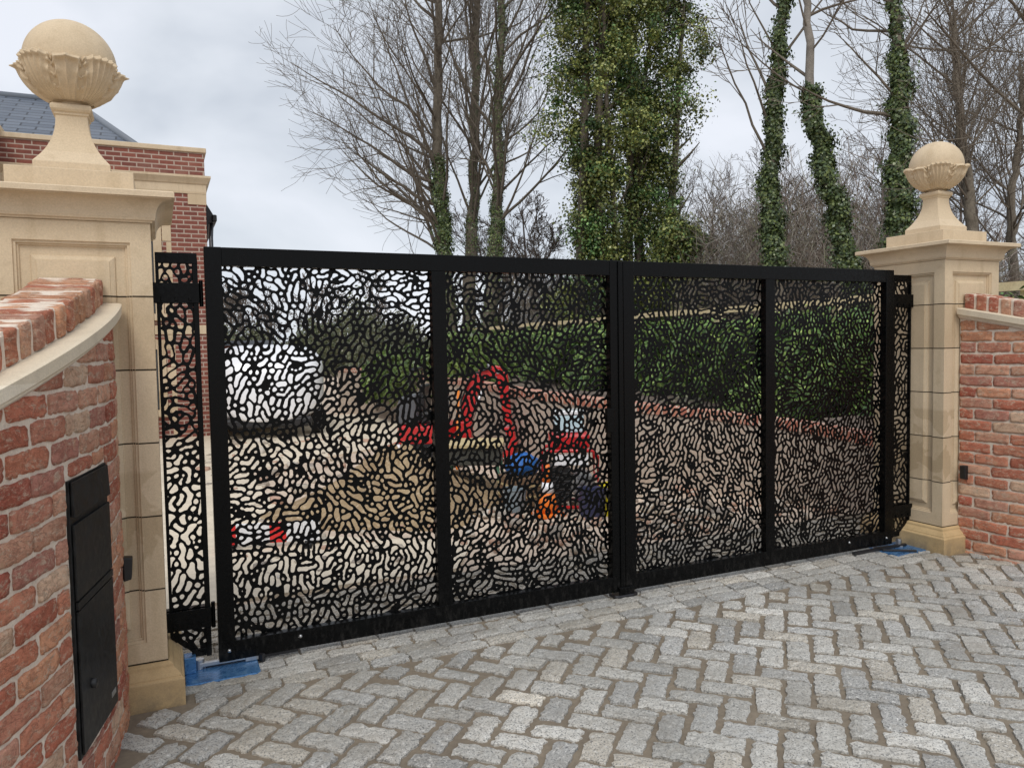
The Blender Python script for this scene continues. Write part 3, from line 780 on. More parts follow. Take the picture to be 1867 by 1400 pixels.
# ------------------------------------------------------------------ gate motor boxes in the ground
def motor(cx0,cx1,cy0,cy1,lab,left):
    t=thing('gate_motor_box',lab,'gate motor',((cx0+cx1)/2,(cy0+cy1)/2,GZ),'underground gate motors with blue lids')
    b=MB(); b.prism([(cx0,cy0),(cx1-.02,cy0),(cx1,cy0+.02),(cx1,cy1),(cx0,cy1)],2,GZ-.02,GZ+.019); b.build('lid',film,t,bev=.004)
    zt=GZ+.019
    if left:
        b=MB(); b.tube([(-.085,.0,zt),(-.085,.0,zt+.045)],.022,20); b.build('pivot',steel,t,smooth=False,bev=.002)
        b=MB(); b.box((-.085,-.022,zt+.012),(.14,-.004,zt+.03)); b.box((.115,-.024,zt+.002),(.175,.01,zt+.04)); b.build('arm',steel,t,bev=.002)
        b=MB(); b.box((.175,-.05,GZ+.012),(.192,.004,GZ+.052),rot=R_(28)); b.box((-.06,-.014,Z0-.018),(.36,.012,Z0-.002)); b.build('link_bar',darksteel,t,bev=.002)
        b=MB(); b.box((-.15,-.05,zt),(-.10,.02,zt+.075)); b.build('bracket',film,t,bev=.003)
    else:
        b=MB(); b.tube([(4.52,-.03,zt),(4.52,-.03,zt+.05)],.02,20); b.build('pivot',steel,t,bev=.002)
        b=MB(); b.box((4.30,-.045,Z0-.03),(4.52,-.02,Z0-.012),rot=R_(-14)); b.box((4.16,-.06,Z0-.035),(4.30,-.03,Z0-.008)); b.build('arm',steel,t,bev=.002)
        b=MB(); b.box((4.05,-.065,Z0-.02),(4.56,-.04,Z0-.003)); b.box((4.28,-.15,GZ+.022),(4.50,-.13,GZ+.034),rot=R_(-35)); b.build('link_bar',darksteel,t,bev=.002)
    return t
motor(-.15,.17,-.17,.06,'blue ground plate and steel arm under the hinge corner of the near leaf',True)
motor(4.30,4.60,-.2,.06,'blue ground plate and black link arm beside the right pillar foot',False)
t=thing('gate_stop','low rounded dark metal stop under the meeting edges of the gate','gate stop',(2.24,-.03,GZ))
b=MB(); pr_=[(2.15,-.04),(2.17,-.055),(2.27,-.055),(2.31,-.04),(2.31,.03),(2.15,.03)]; b.prism(pr_,2,GZ+.006,GZ+.026); b.build('base_plate',darksteel,t,bev=.006)
b=MB(); b.box((2.18,-.050,GZ+.026),(2.28,-.034,GZ+.07)); b.build('catch',black,t,bev=.003)
#==MORE==
# ------------------------------------------------------------------ house
def rect_uv(name,m,parent,boxes,rot=None):
    b=MB()
    for a_,c_ in boxes: b.box(a_,c_)
    return uvbox(b.build(name,m,parent))
hx,hy=.62,10.35
H=thing('house','red brick house with slate roof and stone cornice behind the left pillar','house',(-3,12.5,GZ))
ZP=4.93
uvbox(MB().box((-2.35,hy,GZ-.1),(hx,hy+5,4.16)).build('wall',hbrick,H))
uvbox(MB().box((-2.35,hy+.001,4.46),(hx,hy+.32,ZP-.08)).box((hx-.32,hy+.3215,4.46),(hx,hy+5,ZP-.08)).build('parapet',hbrick,H))
MB().box((-2.35,hy-.03,ZP-.08),(hx+.035,hy+.36,ZP-.0)).box((hx-.34,hy+.361,ZP-.08),(hx+.035,hy+5,ZP-.001)).build('parapet_coping',stone,H,bev=.01)
b=MB(); pr_=[(0,4.16),(-.015,4.16),(-.015,4.32),(-.03,4.325),(-.05,4.36),(-.09,4.42),(-.09,4.455),(0,4.46)]
V=[];n=len(pr_)
for (x,y,sx,sy) in ((-2.35,hy,0,1),(hx,hy,-1,1),(hx,hy+5,-1,0)):
    for d,z in pr_: V.append((x+sx*d,y+sy*d,z))
F=[(i*n+j,(i+1)*n+j,(i+1)*n+(j+1)%n,i*n+(j+1)%n) for i in range(2) for j in range(n)]
b.add(V,F); b.build('cornice',stone,H)
MB().box((-2.35,hy+.002,4.161),(hx-.001,hy+4.9,4.455)).build('frieze',stone,H)
MB().box((hx-.28,hy-.012,3.98),(hx+.012,hy+.3,4.158)).build('corner_block',stone,H,bev=.004)
# window with stone surround beside the corner
def hwindow(x0,x1,z0,z1):
    w=MB().box((x0-.13,hy-.03,z0-.13),(x0,hy+.05,z1+.16)).box((x1,hy-.03,z0-.13),(x1+.13,hy+.05,z1+.16)).box((x0+.0005,hy-.032,z1),(x1-.0005,hy+.05,z1+.17)).build('window',stone,H,bev=.004)
    MB().box((x0-.17,hy-.07,z0-.12),(x1+.17,hy+.05,z0-.01)).build('sill',stone,w,bev=.004)
    f=MB()
    f.box((x0+.001,hy-.01,z0),(x0+.05,hy+.03,z1-.001)).box((x1-.05,hy-.01,z0),(x1-.001,hy+.03,z1-.001))
    for k in (0,.5,1): zz=z0+(z1-z0-.05)*k; f.box((x0+.0505,hy-.011,zz),(x1-.0505,hy+.029,zz+.05))
    f.box(((x0+x1)/2-.012,hy-.006,z0+.051),((x0+x1)/2+.012,hy+.02,z1-.051)); f.build('frame',mat('frame_paint',.5,.4,(.05,.055,.06)),w)
    MB().box((x0+.01,hy+.0,z0+.01),(x1-.01,hy+.008,z1-.01)).build('pane',glassm,w)
hwindow(-.95,-.22,2.15,3.55); hwindow(-.95,-.22,.55,1.55)
MB().box((-2.35,hy-.02,1.80),(hx+.02,hy+.0,1.95)).build('string_course',stone,H,bev=.004)
# quoins left of the corner strip
for k in range(12):
    z=.05+k*.3
    if 1.6<z<2: continue
    MB().box((-.08 if k%2 else -.02,hy-.010,z),(.06,hy+.01,z+.29)).build('quoin',stone,H,bev=.006)
# downpipe, hopper and dark eaves on the far side of the corner
b=MB(); b.tube([(hx+.07,hy+.10,GZ),(hx+.07,hy+.10,3.45),(hx+.12,hy+.6,3.75)],.035,10); b.build('downpipe',darksteel,H,smooth=True)
b=MB(); b.prism([(hx+.002,3.1),(hx+.06,3.75),(hx+.15,3.78),(hx+.14,3.92),(hx+.002,4.16)],1,hy+.5,hy+3.6); b.build('eaves',mat('dark_eaves',.5,.4,(.035,.036,.04)),H,bev=.01)
b=MB(); b.box((hx+.12,hy+.42,3.78),(hx+.20,hy+3.7,3.90)); b.build('gutter',blackm,H,bev=.02)
# projecting wing on the left
uvbox(MB().box((-6.5,6.2,GZ-.1),(-2.352,hy+5,4.02)).build('wall',hbrick,H))
uvbox(MB().box((-6.5,6.2,4.30),(-2.36,hy+5,ZP+.05)).build('parapet',hbrick,H))
MB().box((-6.5,6.15,ZP+.05),(-2.30,hy+5,ZP+.14)).build('parapet_coping',stone,H,bev=.01)
MB().box((-6.5,6.12,4.021),(-2.29,hy+4.9,4.30)).build('cornice',stone,H,bev=.03)
# slate roof: hipped
b=MB(); e0=np.array
RV=[(-9,hy+.65,ZP+.01),(-.28,hy+.65,ZP+.01),(-.28,18.,ZP+.01),(-9,18.,ZP+.01),(-7.5,14.5,6.64),(-1.58,14.5,6.64)]
b.add(RV,[(0,1,5,4),(1,2,5),(2,3,4,5),(3,0,4)]); uvbox(b.build('roof',slate,H))
b=MB(); b.tube([RV[1],RV[5]],.07,8); b.tube([RV[5],RV[4]],.08,8); b.build('ridge',leadm,H,smooth=True)
# ------------------------------------------------------------------ low retaining wall of the drive
def polyline_wall(pts,widths,zt,name,parent,m,zb=GZ-.05,cop=None):
    pts=np.array(pts,float); t_=np.gradient(pts,axis=0); t_/=np.linalg.norm(t_,axis=1)[:,None]; nrm=np.stack([-t_[:,1],t_[:,0]],1)
    V=[];n=len(pts); w0,w1=widths
    for i in range(n):
        a=pts[i]+nrm[i]*w0; b_=pts[i]+nrm[i]*w1
        z0_,z1_=(zb,zt[i]) if cop is None else (zt[i]+cop[0],zt[i]+cop[1])
        V+=[(*a,z0_),(*b_,z0_),(*b_,z1_),(*a,z1_)]
    F=[(i*4+j,i*4+(j+1)%4,(i+1)*4+(j+1)%4,(i+1)*4+j) for i in range(n-1) for j in range(4)]+[(3,2,1,0),tuple((n-1)*4+j for j in range(4))]
    o=mesh(name,V,F,m,parent)
    uv=o.data.uv_layers.new(name='UVMap'); L=np.concatenate([[0],np.cumsum(np.linalg.norm(np.diff(pts,axis=0),axis=1))])
    for p in o.data.polygons:
        for li in p.loop_indices:
            vi=o.data.loops[li].vertex_index; uv.data[li].uv=(L[vi//4],V[vi][2]+(.3 if vi%4 in (1,2) else 0)*(1 if abs(p.normal.z)>.8 else 0))
    return o
def smoothpts(P_,n):
    P_=np.array(P_,float); t=np.linspace(0,len(P_)-1,n); out=[]
    for q in t:
        i=min(int(q),len(P_)-2); f=q-i; p0=P_[max(i-1,0)];p1=P_[i];p2=P_[i+1];p3=P_[min(i+2,len(P_)-1)]
        out.append(.5*((2*p1)+(-p0+p2)*f+(2*p0-5*p1+4*p2-p3)*f*f+(-p0+3*p1-3*p2+p3)*f**3))
    return np.array(out)
palebrick=M_housebrick('pale_blockwork',1,((.60,.50,.41),(.52,.42,.34),(.46,.37,.29)),(.55,.48,.4),.012,.225,.075)
copbrick=M_housebrick('coping_brick',1,((.56,.24,.16),(.46,.16,.11),(.62,.42,.32)),(.66,.52,.42),.012,.08,.5)
RW=smoothpts([(3.6,13.9),(4.25,12.6),(4.30,8.5),(4.02,4.6),(4.28,2.95),(4.92,2.25),(5.38,1.5),(5.48,.6)],70)
qz=np.linspace(0,1,70); zt=.98-.26*qz-.26*np.clip(qz-.55,0,1)**1.0*1.3
W_=thing('retaining_wall','long low curved retaining wall with salmon brick coping beyond the gate','wall',(4.3,5,GZ))
polyline_wall(RW,(-.11,.11),zt,'wall_face',W_,palebrick)
polyline_wall(RW,(-.125,.125),zt,'coping',W_,copbrick,cop=(.0,.085))
# far garden wall of red brick behind the van
t=thing('garden_wall','distant red brick garden wall behind the white van','wall',(2,15.4,GZ))
uvbox(MB().box((.6,15.3,GZ-.1),(3.3,15.55,1.32)).build('wall_face',hbrick,t)); MB().box((.58,15.26,1.32),(3.32,15.59,1.40)).build('coping',copbrick if False else stone,t)
t=thing('brick_shed','small red brick outbuilding just right of the house corner','shed',(1.15,17,GZ))
uvbox(MB().box((.7,16.2,GZ-.1),(2.3,18.5,1.62)).build('wall',hbrick,t)); MB().box((.62,16.1,1.62),(2.4,18.6,1.74)).build('roof',slate and leadm,t)
# ------------------------------------------------------------------ planted bank and hedge
def bankz(X,Y):
    return .36+.07*np.sin(X*1.7+Y*.9)+.06*np.sin(Y*3.1)+.05*np.sin(X*9+Y*7)+.1*np.clip(X-6,0,3)
b_pts=smoothpts([(3.7,13.9),(4.35,12.6),(4.40,8.5),(4.12,4.6),(4.38,3.05),(5.0,2.35),(5.46,1.55),(5.56,.6)],40)
V=[];m_=14
for i,(x,y) in enumerate(b_pts):
    yy=y if i>0 else y
    for k in range(m_):
        f=k/(m_-1); X=x+(9.5-x)*f+.02; Y=y+(y*1.2+.2-y)*f*.6; 
        z=(bankz(X,Y)+rng.normal(0,.02)) if k>0 else .33
        V.append((X,Y,z))
F=[(i*m_+j,(i+1)*m_+j,(i+1)*m_+j+1,i*m_+j+1) for i in range(39) for j in range(m_-1)]
o=mesh('earth_bank',V,F,soil,smooth=True); o['kind']='structure'
def leafcards(P,N_,size,cols,fold=.25,seed=0,asp=.55):
    """leaf quads bent along the midrib. P centres, N_ normals"""
    rg=np.random.default_rng(seed); n=len(P)
    N_=N_/np.linalg.norm(N_,axis=1)[:,None]; a=rg.normal(size=(n,3)); a-= (a*N_).sum(1)[:,None]*N_; a/=np.linalg.norm(a,axis=1)[:,None]; b=np.cross(N_,a)
    sz=np.asarray(size)*rg.uniform(.65,1.25,n); L=a*sz[:,None]; W=b*(sz*asp)[:,None]*.5; D=N_*(sz*fold*.3)[:,None]
    # 6 vertices: base, left, right, tip, mid
    V=np.stack([P-L*.5,P-W+D-L*.08,P+L*.5,P+W+D-L*.08],1).reshape(-1,3)
    F=(np.arange(n)[:,None]*4+np.arange(4)[None,:])
    c=cols[rg.integers(len(cols),size=n)]*rg.uniform(.7,1.3,(n,1)); C=np.repeat(c,4,axis=0)
    return V,F,C
hcol=2.3*np.array([(.045,.085,.022),(.07,.125,.03),(.03,.06,.02),(.11,.17,.04),(.05,.08,.03),(.16,.21,.06)])
def hedge():
    t=thing('hedge','tall dense dark green hedge running back beside the drive','hedge',(7.5,8,.4))
    n=60000; y=rng.uniform(-2.5,20,n); u=rng.random(n)
    z=.42+1.38*rng.random(n); off=rng.normal(0,.07,n)+.10*np.sin(y*2.1+z*3)+.08*np.sin(z*7+y*5)
    top=u>.86; z=np.where(top,1.80+.05*np.sin(y*1.9)+rng.normal(0,.05,n),z)
    xf=7.44+.078*(y-2.6); x=np.where(top,xf+rng.uniform(0,.8,n),xf+off+.2*(z<.7)*rng.random(n))
    P=np.stack([x,y,z],1); N_=np.stack([-np.ones(n),np.zeros(n),np.full(n,.5)],1)+rng.normal(0,.6,(n,3)); N_[top]=np.array([-.3,0,1])+rng.normal(0,.5,(top.sum(),3))
    V,F,C=leafcards(P,N_,np.full(n,.085),hcol,seed=3); mesh('leaves',V,F,leafm,t,col=C)
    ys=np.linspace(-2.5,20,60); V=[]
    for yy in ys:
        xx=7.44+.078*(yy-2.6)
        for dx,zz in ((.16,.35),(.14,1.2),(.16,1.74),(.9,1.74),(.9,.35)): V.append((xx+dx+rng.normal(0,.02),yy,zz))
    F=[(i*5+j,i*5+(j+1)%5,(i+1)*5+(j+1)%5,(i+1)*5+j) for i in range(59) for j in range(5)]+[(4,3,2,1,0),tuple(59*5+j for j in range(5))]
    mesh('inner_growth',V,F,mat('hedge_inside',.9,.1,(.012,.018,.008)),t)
hedge()
t=thing('timber_fence','pale timber fence rail running along the top of the hedge','fence',(8.4,9,.5))
P0,P1=np.array([8.25,-1.5]),np.array([9.75,20.]); 
def fy(y): return 8.28+.07*(y+1.5)-.55
b=MB(); 
pts=[(fy(y)-.28,y,2.02+.012*math.sin(y)) for y in np.linspace(-2,19.5,12)]
for a_,c_ in zip(pts[:-1],pts[1:]):
    a_=np.array(a_);c_=np.array(c_); V=[]
    for q in (a_,c_):
        for dx,dz in ((-.022,-.045),(.022,-.045),(.022,.045),(-.022,.045)): V.append(q+np.array([dx,0,dz]))
    b.add(V,[(0,1,2,3),(7,6,5,4)]+[(i,(i+1)%4+0,(i+1)%4+4,i+4) for i in range(4)])
b.build('rail',timber,t)
for y in np.linspace(-1.5,19,9): MB().box((fy(y)-.235,y-.05,.3),(fy(y)-.14,y+.05,1.99)).build('post',timber,t)
# ------------------------------------------------------------------ sand heap
def heap(name,lab,cx,cy,r1,r2,h,rot,m,kind=None):
    nr,na=26,90; V=[(cx,cy,GZ+h)]
    for i in range(1,nr+1):
        for k in range(na):
            a=2*math.pi*k/na; f=i/nr; rr=1+.10*math.sin(3*a+1)+.06*math.sin(7*a+2)
            x=r1*f*rr*math.cos(a); y=r2*f*rr*math.sin(a); 
            z=h*(1-f)**1.05*(1-.15*math.sin(a*2+f*4))+.02*math.sin(x*14+y*9)*(1-f)+.01*rng.normal()*(1-f)
            V.append((cx+x*math.cos(rot)-y*math.sin(rot),cy+x*math.sin(rot)+y*math.cos(rot),GZ+z-(.03 if i==nr else 0)))
    F=[(0,1+k,1+(k+1)%na) for k in range(na)]+[(1+i*na+k,1+(i+1)*na+k,1+(i+1)*na+(k+1)%na,1+i*na+(k+1)%na) for i in range(nr-1) for k in range(na)]
    o=mesh(name,V,F,m,smooth=True,loc=(cx,cy,GZ)); return tag(o,lab,'sand heap')
heap('sand_heap','large heap of tan building sand on the yard behind the left leaf',1.85,3.3,1.3,.95,.52,.5,sandm)
# ------------------------------------------------------------------ white van
vwhite=mat('white_van_paint',.25,.5,(.86,.87,.9),0,.6); tyrem=mat('tyre_rubber',.8,.3,(.015,.015,.016)); redl=mat('red_lens',.2,.5,(.4,.02,.02)); vblack=mat('van_black_trim',.5,.4,(.02,.02,.022))
def van():
    cx,cy=1.55,10.45
    t=thing('van','plain white van parked on the pale path with its rounded tail towards the gate','van',(cx,cy,GZ)); A=R_(-8)
    def tr(v):
        v=np.asarray(v,float).reshape(-1,3); C,S=math.cos(A),math.sin(A); return np.stack([cx+v[:,0]*C-v[:,1]*S,cy+v[:,0]*S+v[:,1]*C,v[:,2]],1)
    # body: superelliptic cross sections along y
    V=[];k=40; secs=[(-1.25,.30,.25),(-1.22,.50,.42),(-1.12,.70,.58),(-.95,.84,.68),(-.7,.92,.74),(-.4,.95,.76),(.8,.95,.76),(1.6,.93,.74),(2.3,.90,.66),(2.8,.86,.42),(3.1,.80,.36),(3.2,.7,.28)]
    for y,hw,hh in secs:
        hh*=.83
        zc=.30+hh if y<2.5 else .30+hh
        for i in range(k):
            a=2*math.pi*i/k; c,s_=math.cos(a),math.sin(a); n=.5
            V.append((hw*np.sign(c)*abs(c)**n*(1-.10*max(0,s_)**2),y,GZ+zc+hh*np.sign(s_)*abs(s_)**n))
    F=[(j*k+i,j*k+(i+1)%k,(j+1)*k+(i+1)%k,(j+1)*k+i) for j in range(len(secs)-1) for i in range(k)]+[tuple(range(k))[::-1],tuple((len(secs)-1)*k+i for i in range(k))]
    mesh('body',tr(V),F,vwhite,t,smooth=True)
    b=MB().box((-.70,-1.22,GZ+.20),(.70,-1.0,GZ+.36)); b.xform(tr); b.build('bumper',vblack,t,bev=.04)
    for x in (-.80,.80):
        for y in (-.55,2.2):
            b=MB().lathe((x,y,GZ+.29),[(.18,-.10),(.27,-.09),(.29,-.05),(.29,.05),(.27,.09),(.18,.10)],28,0,axis=0); b.xform(tr); w=b.build('wheel',tyrem,t,smooth=True)
            b=MB().lathe((x,y,GZ+.29),[(.01,-.104),(.17,-.103),(.175,.103),(.01,.104)],20,0,axis=0); b.xform(tr); b.build('hub_cap',steel,w)
    for x in (-.66,.60):
        b=MB().box((x,-1.12,GZ+.62),(x+.06,-1.0,GZ+.74)); b.xform(tr); b.build('tail_light',redl,t,bev=.01)
    b=MB().box((-.5,.5,GZ+1.815),(.5,2.0,GZ+1.84)); b.xform(tr)
    for s_ in (-1,1):
        b=MB().add([(s_*.935,1.5,GZ+1.0),(s_*.93,2.3,GZ+1.0),(s_*.86,2.25,GZ+1.45),(s_*.875,1.55,GZ+1.5)],[(0,1,2,3)]); b.xform(tr); b.build('side_window',glassm,t)
van()
# ------------------------------------------------------------------ mini excavator
redp=mat('red_machine_paint',.35,.5,(.55,.015,.018),0,.3); greyp=mat('grey_machine_plastic',.5,.4,(.10,.105,.115)); hose=mat('orange_hose',.5,.4,(.75,.22,.03))
def excavator():
    cx,cy=2.90,5.70; A=R_(-32); C,S=math.cos(A),math.sin(A)
    t=thing('mini_excavator','small red tracked mini excavator with its boom folded, behind the left leaf','excavator',(cx,cy,GZ))
    def tr(v):
        v=np.array(v,float).reshape(-1,3); v[:,0]=np.where(v[:,0]<.36,.36+(v[:,0]-.36)*.62,v[:,0]); return np.stack([cx+v[:,0]*C-v[:,1]*S,cy+v[:,0]*S+v[:,1]*C,v[:,2]],1)
    def B(name,m,f,bev=.01,smooth=False,parent=t):
        b=MB(); f(b); b.xform(tr); return b.build(name,m,parent,smooth,bev)
    for y in (-.32,.32):
        def f(b,y=y):
            pr_=[(.48+.13*math.cos(a),GZ+.14+.13*math.sin(a)) for a in np.linspace(-math.pi/2,math.pi/2,9)]+[(-.48-.13*math.cos(a),GZ+.14+.13*math.sin(a)) for a in np.linspace(math.pi/2,-math.pi/2,9)]
            b.prism(pr_,1,y-.09,y+.09)
        tk=B('track',tyrem,f,.008)
        for x in (-.48,.48): B('sprocket',redp,lambda b,x=x,y=y:b.lathe((x,y,GZ+.14),[(.02,-.1),(.08,-.098),(.08,.098),(.02,.1)],14,0,axis=1),0,False,tk)
    B('undercarriage',redp,lambda b:b.box((-.35,-.22,GZ+.12),(.35,.22,GZ+.24)))
    B('body',redp,lambda b:(b.prism([(-.62,-.36),(-.72,-.2),(-.74,0),(-.72,.2),(-.62,.36),(.36,.38),(.42,.2),(.42,-.2),(.36,-.38)],2,GZ+.25,GZ+.50)),.03)
    B('engine_cover',greyp,lambda b:b.prism([(-.70,GZ+.505),(-.70,GZ+.70),(-.6,GZ+.86),(-.28,GZ+.88),(-.26,GZ+.505)],1,-.33,.33),.03)
    B('seat',blackm,lambda b:(b.box((-.24,-.2,GZ+.505),(.14,.2,GZ+.66)),b.box((-.26,-.2,GZ+.661),(-.14,.2,GZ+1.0))),.03)
    def fr(b):
        for y in (-.30,.30): b.tube([(-.4,y,GZ+.88),(-.38,y,GZ+1.16),(-.34,y*.8,GZ+1.2)],.022,8)
        b.tube([(-.34,-.24,GZ+1.2),(-.34,.24,GZ+1.2)],.022,8)
    B('roll_bar',blackm,fr,0,True)
    for y in (-.14,.14): B('control_lever',blackm,lambda b,y=y:(b.tube([(.26,y,GZ+.50),(.24,y,GZ+.84)],.012,8),b.lathe((.24,y,GZ+.84),[(.005,0),(.024,.012),(.024,.05),(.005,.06)],10)),0,True)
    B('swing_post',redp,lambda b:b.box((.42,-.10,GZ+.22),(.62,.10,GZ+.52)),.015)
    def bar(b,P,w,th):
        P=np.array(P,float)
        for i in range(len(P)-1):
            d=P[i+1]-P[i]; l=math.hypot(*d); n=np.array([-d[1],d[0]])/l
            a_,b_=w[i],w[i+1]; q=[P[i]+n*a_,P[i+1]+n*b_,P[i+1]-n*b_,P[i]-n*a_]
            b.prism([tuple(v) for v in q],1,-th+.0007*i,th-.0007*i)
    B('boom',redp,lambda b:bar(b,[(.54,GZ+.42),(.60,GZ+.85),(.74,GZ+1.10),(.98,GZ+1.16)],(.07,.085,.075,.05),.055),.008)
    B('dipper',redp,lambda b:bar(b,[(.86,GZ+1.20),(1.02,GZ+1.14),(1.10,GZ+.42)],(.04,.07,.045),.045),.008)
    B('hydraulic_ram',steel,lambda b:(b.tube([(.62,-.0,GZ+.55),(.76,0,GZ+.92)],.028,10),b.tube([(.84,0,GZ+1.25),(1.13,0,GZ+.8)],.02,8)),0,True)
    B('hose',blackm,lambda b:(b.tube([(.50,.07,GZ+.45),(.52,.09,GZ+.75),(.66,.09,GZ+1.08),(.86,.07,GZ+1.22)],.013,8),b.tube([(.50,-.07,GZ+.45),(.50,-.10,GZ+.78),(.64,-.10,GZ+1.12),(.9,-.07,GZ+1.20)],.013,8)),0,True)
    for x,z in ((.54,GZ+.42),(.98,GZ+1.15),(1.08,GZ+.46)): B('boom_pin',steel,lambda b,x=x,z=z:b.lathe((x,0,z),[(.005,-.065),(.028,-.063),(.028,.063),(.005,.065)],12,0,axis=1),0)
    def bucket(b):
        pr_=[(1.02,GZ+.46),(1.17,GZ+.44),(1.22,GZ+.25),(1.15,GZ+.10),(1.0,GZ+.06),(.90,GZ+.12),(.93,GZ+.14),(1.0,GZ+.12),(1.09,GZ+.17),(1.13,GZ+.28),(1.08,GZ+.38)]
        b.prism(pr_,1,-.19,.19)
    B('bucket',redp,bucket,.006)
    B('blade',redp,lambda b:b.box((-.86,-.42,GZ+.03),(-.82,.42,GZ+.25)),.008)
excavator()
t=thing('marking_pole','thin orange pole leaning in front of the excavator','pole',(2.95,4.55,GZ)); MB().tube([(2.92,4.6,GZ),(3.05,4.85,GZ+.95)],.018,8).build('shaft',hose,t,smooth=True); MB().tube([(3.05,4.85,GZ+.95),(3.053,4.854,GZ+.97)],.022,8).build('end_cap',blackm,t)
# ------------------------------------------------------------------ work bench
ply=M_simple('plywood',(.62,.50,.28),(.55,.43,.22),8,.7,.002); greenp=mat('green_metal',.5,.4,(.03,.10,.05))
t=thing('work_bench','folding work bench with pale plywood top, just left of the machines','work bench',(2.62,3.4,GZ))
A=R_(-28)
def trb(v,c=(2.62,3.3)): v=np.asarray(v,float).reshape(-1,3); C,S=math.cos(A),math.sin(A); return np.stack([c[0]+v[:,0]*C-v[:,1]*S,c[1]+v[:,0]*S+v[:,1]*C,v[:,2]],1)
b=MB().box((-.30,-.28,GZ+.50),(.30,.28,GZ+.535)); b.xform(trb); b.build('top',ply,t,bev=.003)
b=MB().box((-.27,-.25,GZ+.33),(.27,.25,GZ+.499)); b.xform(trb); b.build('under_frame',mat('bench_dark',.7,.3,(.06,.06,.05)),t,bev=.003)
for x in (-.25,.25):
    for y in (-.22,.22): b=MB().tube([(x*1.1,y*1.15,GZ),(x,y,GZ+.33)],.016,8); b.xform(trb); b.build('leg',greenp,t,smooth=True)
# ------------------------------------------------------------------ petrol generator with things around it
gx,gy=3.12,2.25; t=thing('generator','petrol generator in a red tube frame behind the gate centre','generator',(gx,gy,GZ))
def trg(v): v=np.asarray(v,float).reshape(-1,3); a=R_(-25); C,S=math.cos(a),math.sin(a); return np.stack([gx+v[:,0]*C-v[:,1]*S,gy+v[:,0]*S+v[:,1]*C,v[:,2]],1)
def BG(name,m,f,bev=.004,sm=False):
    b=MB(); f(b); b.xform(trg); return b.build(name,m,t,sm,bev)
def frm(b):
    for y in (-.17,.17):
        b.tube([(-.21,y,GZ+.05),(.21,y,GZ+.05),(.24,y,GZ+.09),(.24,y,GZ+.50),(.20,y,GZ+.55),(-.20,y,GZ+.55),(-.24,y,GZ+.50),(-.24,y,GZ+.09),(-.21,y,GZ+.05)],.016,8)
    for x,z in ((-.24,.3),(.24,.3),(-.1,.55),(.1,.55)): b.tube([(x,-.17,GZ+z),(x,.17,GZ+z)],.014,8)
BG('frame',redp,frm,0,True)
BG('fuel_tank',redp,lambda b:b.box((-.18,-.15,GZ+.56),(.18,.15,GZ+.70)),.03)
BG('engine',blackm,lambda b:(b.box((-.18,-.14,GZ+.10),(.0,.14,GZ+.40)),[b.box((-.19,-.15,GZ+.13+.035*k),(.01,.15,GZ+.142+.035*k)) for k in range(7)]),.003)
BG('alternator',steel,lambda b:b.lathe((.11,-.12,GZ+.24),[(.01,0),(.11,.004),(.115,.02),(.115,.22),(.10,.24),(.01,.245)],24,0,axis=1),.002)
BG('control_panel',vwhite,lambda b:b.box((-.14,-.165,GZ+.42),(.16,-.14,GZ+.52)),.004)
t=thing('cool_box','pale blue and white plastic box on top of the generator','box',(gx,gy,GZ+.70))
b=MB().box((-.13,-.11,GZ+.702),(.13,.11,GZ+.86)); b.xform(trg); b.build('body',mat('pale_blue_plastic',.4,.5,(.55,.72,.80)),t,bev=.015)
b=MB().box((-.14,-.12,GZ+.861),(.14,.12,GZ+.90)); b.xform(trg); b.build('lid',vwhite,t,bev=.01)
def bucket(name,lab,cat,x,y,r,h,m,z=GZ,handle=True):
    t=thing(name,lab,cat,(x,y,z))
    MB().lathe((x,y,z),[(r*.78,0),(r*.8,.005),(r*.97,h*.96),(r*1.04,h*.97),(r*1.04,h),(r*.95,h),(r*.9,h-.02),(r*.76,.012),(.001,.012)],28).build('pail',m,t,smooth=False,bev=.0)
    if handle: MB().tube([(x+r*math.cos(a),y,z+h-.02-r*.55*math.sin(a)) for a in np.linspace(0,math.pi,14)],.004,6).build('handle',steel,t,smooth=True)
bucket('bucket','bright yellow bucket at the right foot of the generator','bucket',3.33,1.86,.12,.27,mat('yellow_plastic',.4,.5,(.80,.68,.02)))
bucket('bucket','navy blue bucket in front of the generator','bucket',3.10,1.82,.13,.26,mat('navy_plastic',.4,.5,(.03,.035,.09)))
bucket('bucket','grey bucket between the bench and the traffic cone','bucket',2.62,2.35,.11,.22,mat('grey_plastic',.4,.5,(.22,.27,.30)))
conem=mat('orange_cone',.45,.4,(.85,.20,.02))
t=thing('traffic_cone','orange traffic cone left of the generator','traffic cone',(2.82,2.1,GZ)); MB().box((2.70,1.98,GZ),(2.94,2.22,GZ+.035)).build('base',conem,t,bev=.01)
MB().lathe((2.82,2.1,GZ+.035),[(.095,0),(.06,.17)],24).build('lower_cone',conem,t,smooth=True); MB().lathe((2.82,2.1,GZ+.206),[(.0595,0),(.045,.09)],24).build('white_band',vwhite,t,smooth=True); MB().lathe((2.82,2.1,GZ+.297),[(.0445,0),(.022,.15),(.018,.152)],24).build('upper_cone',conem,t,smooth=True)
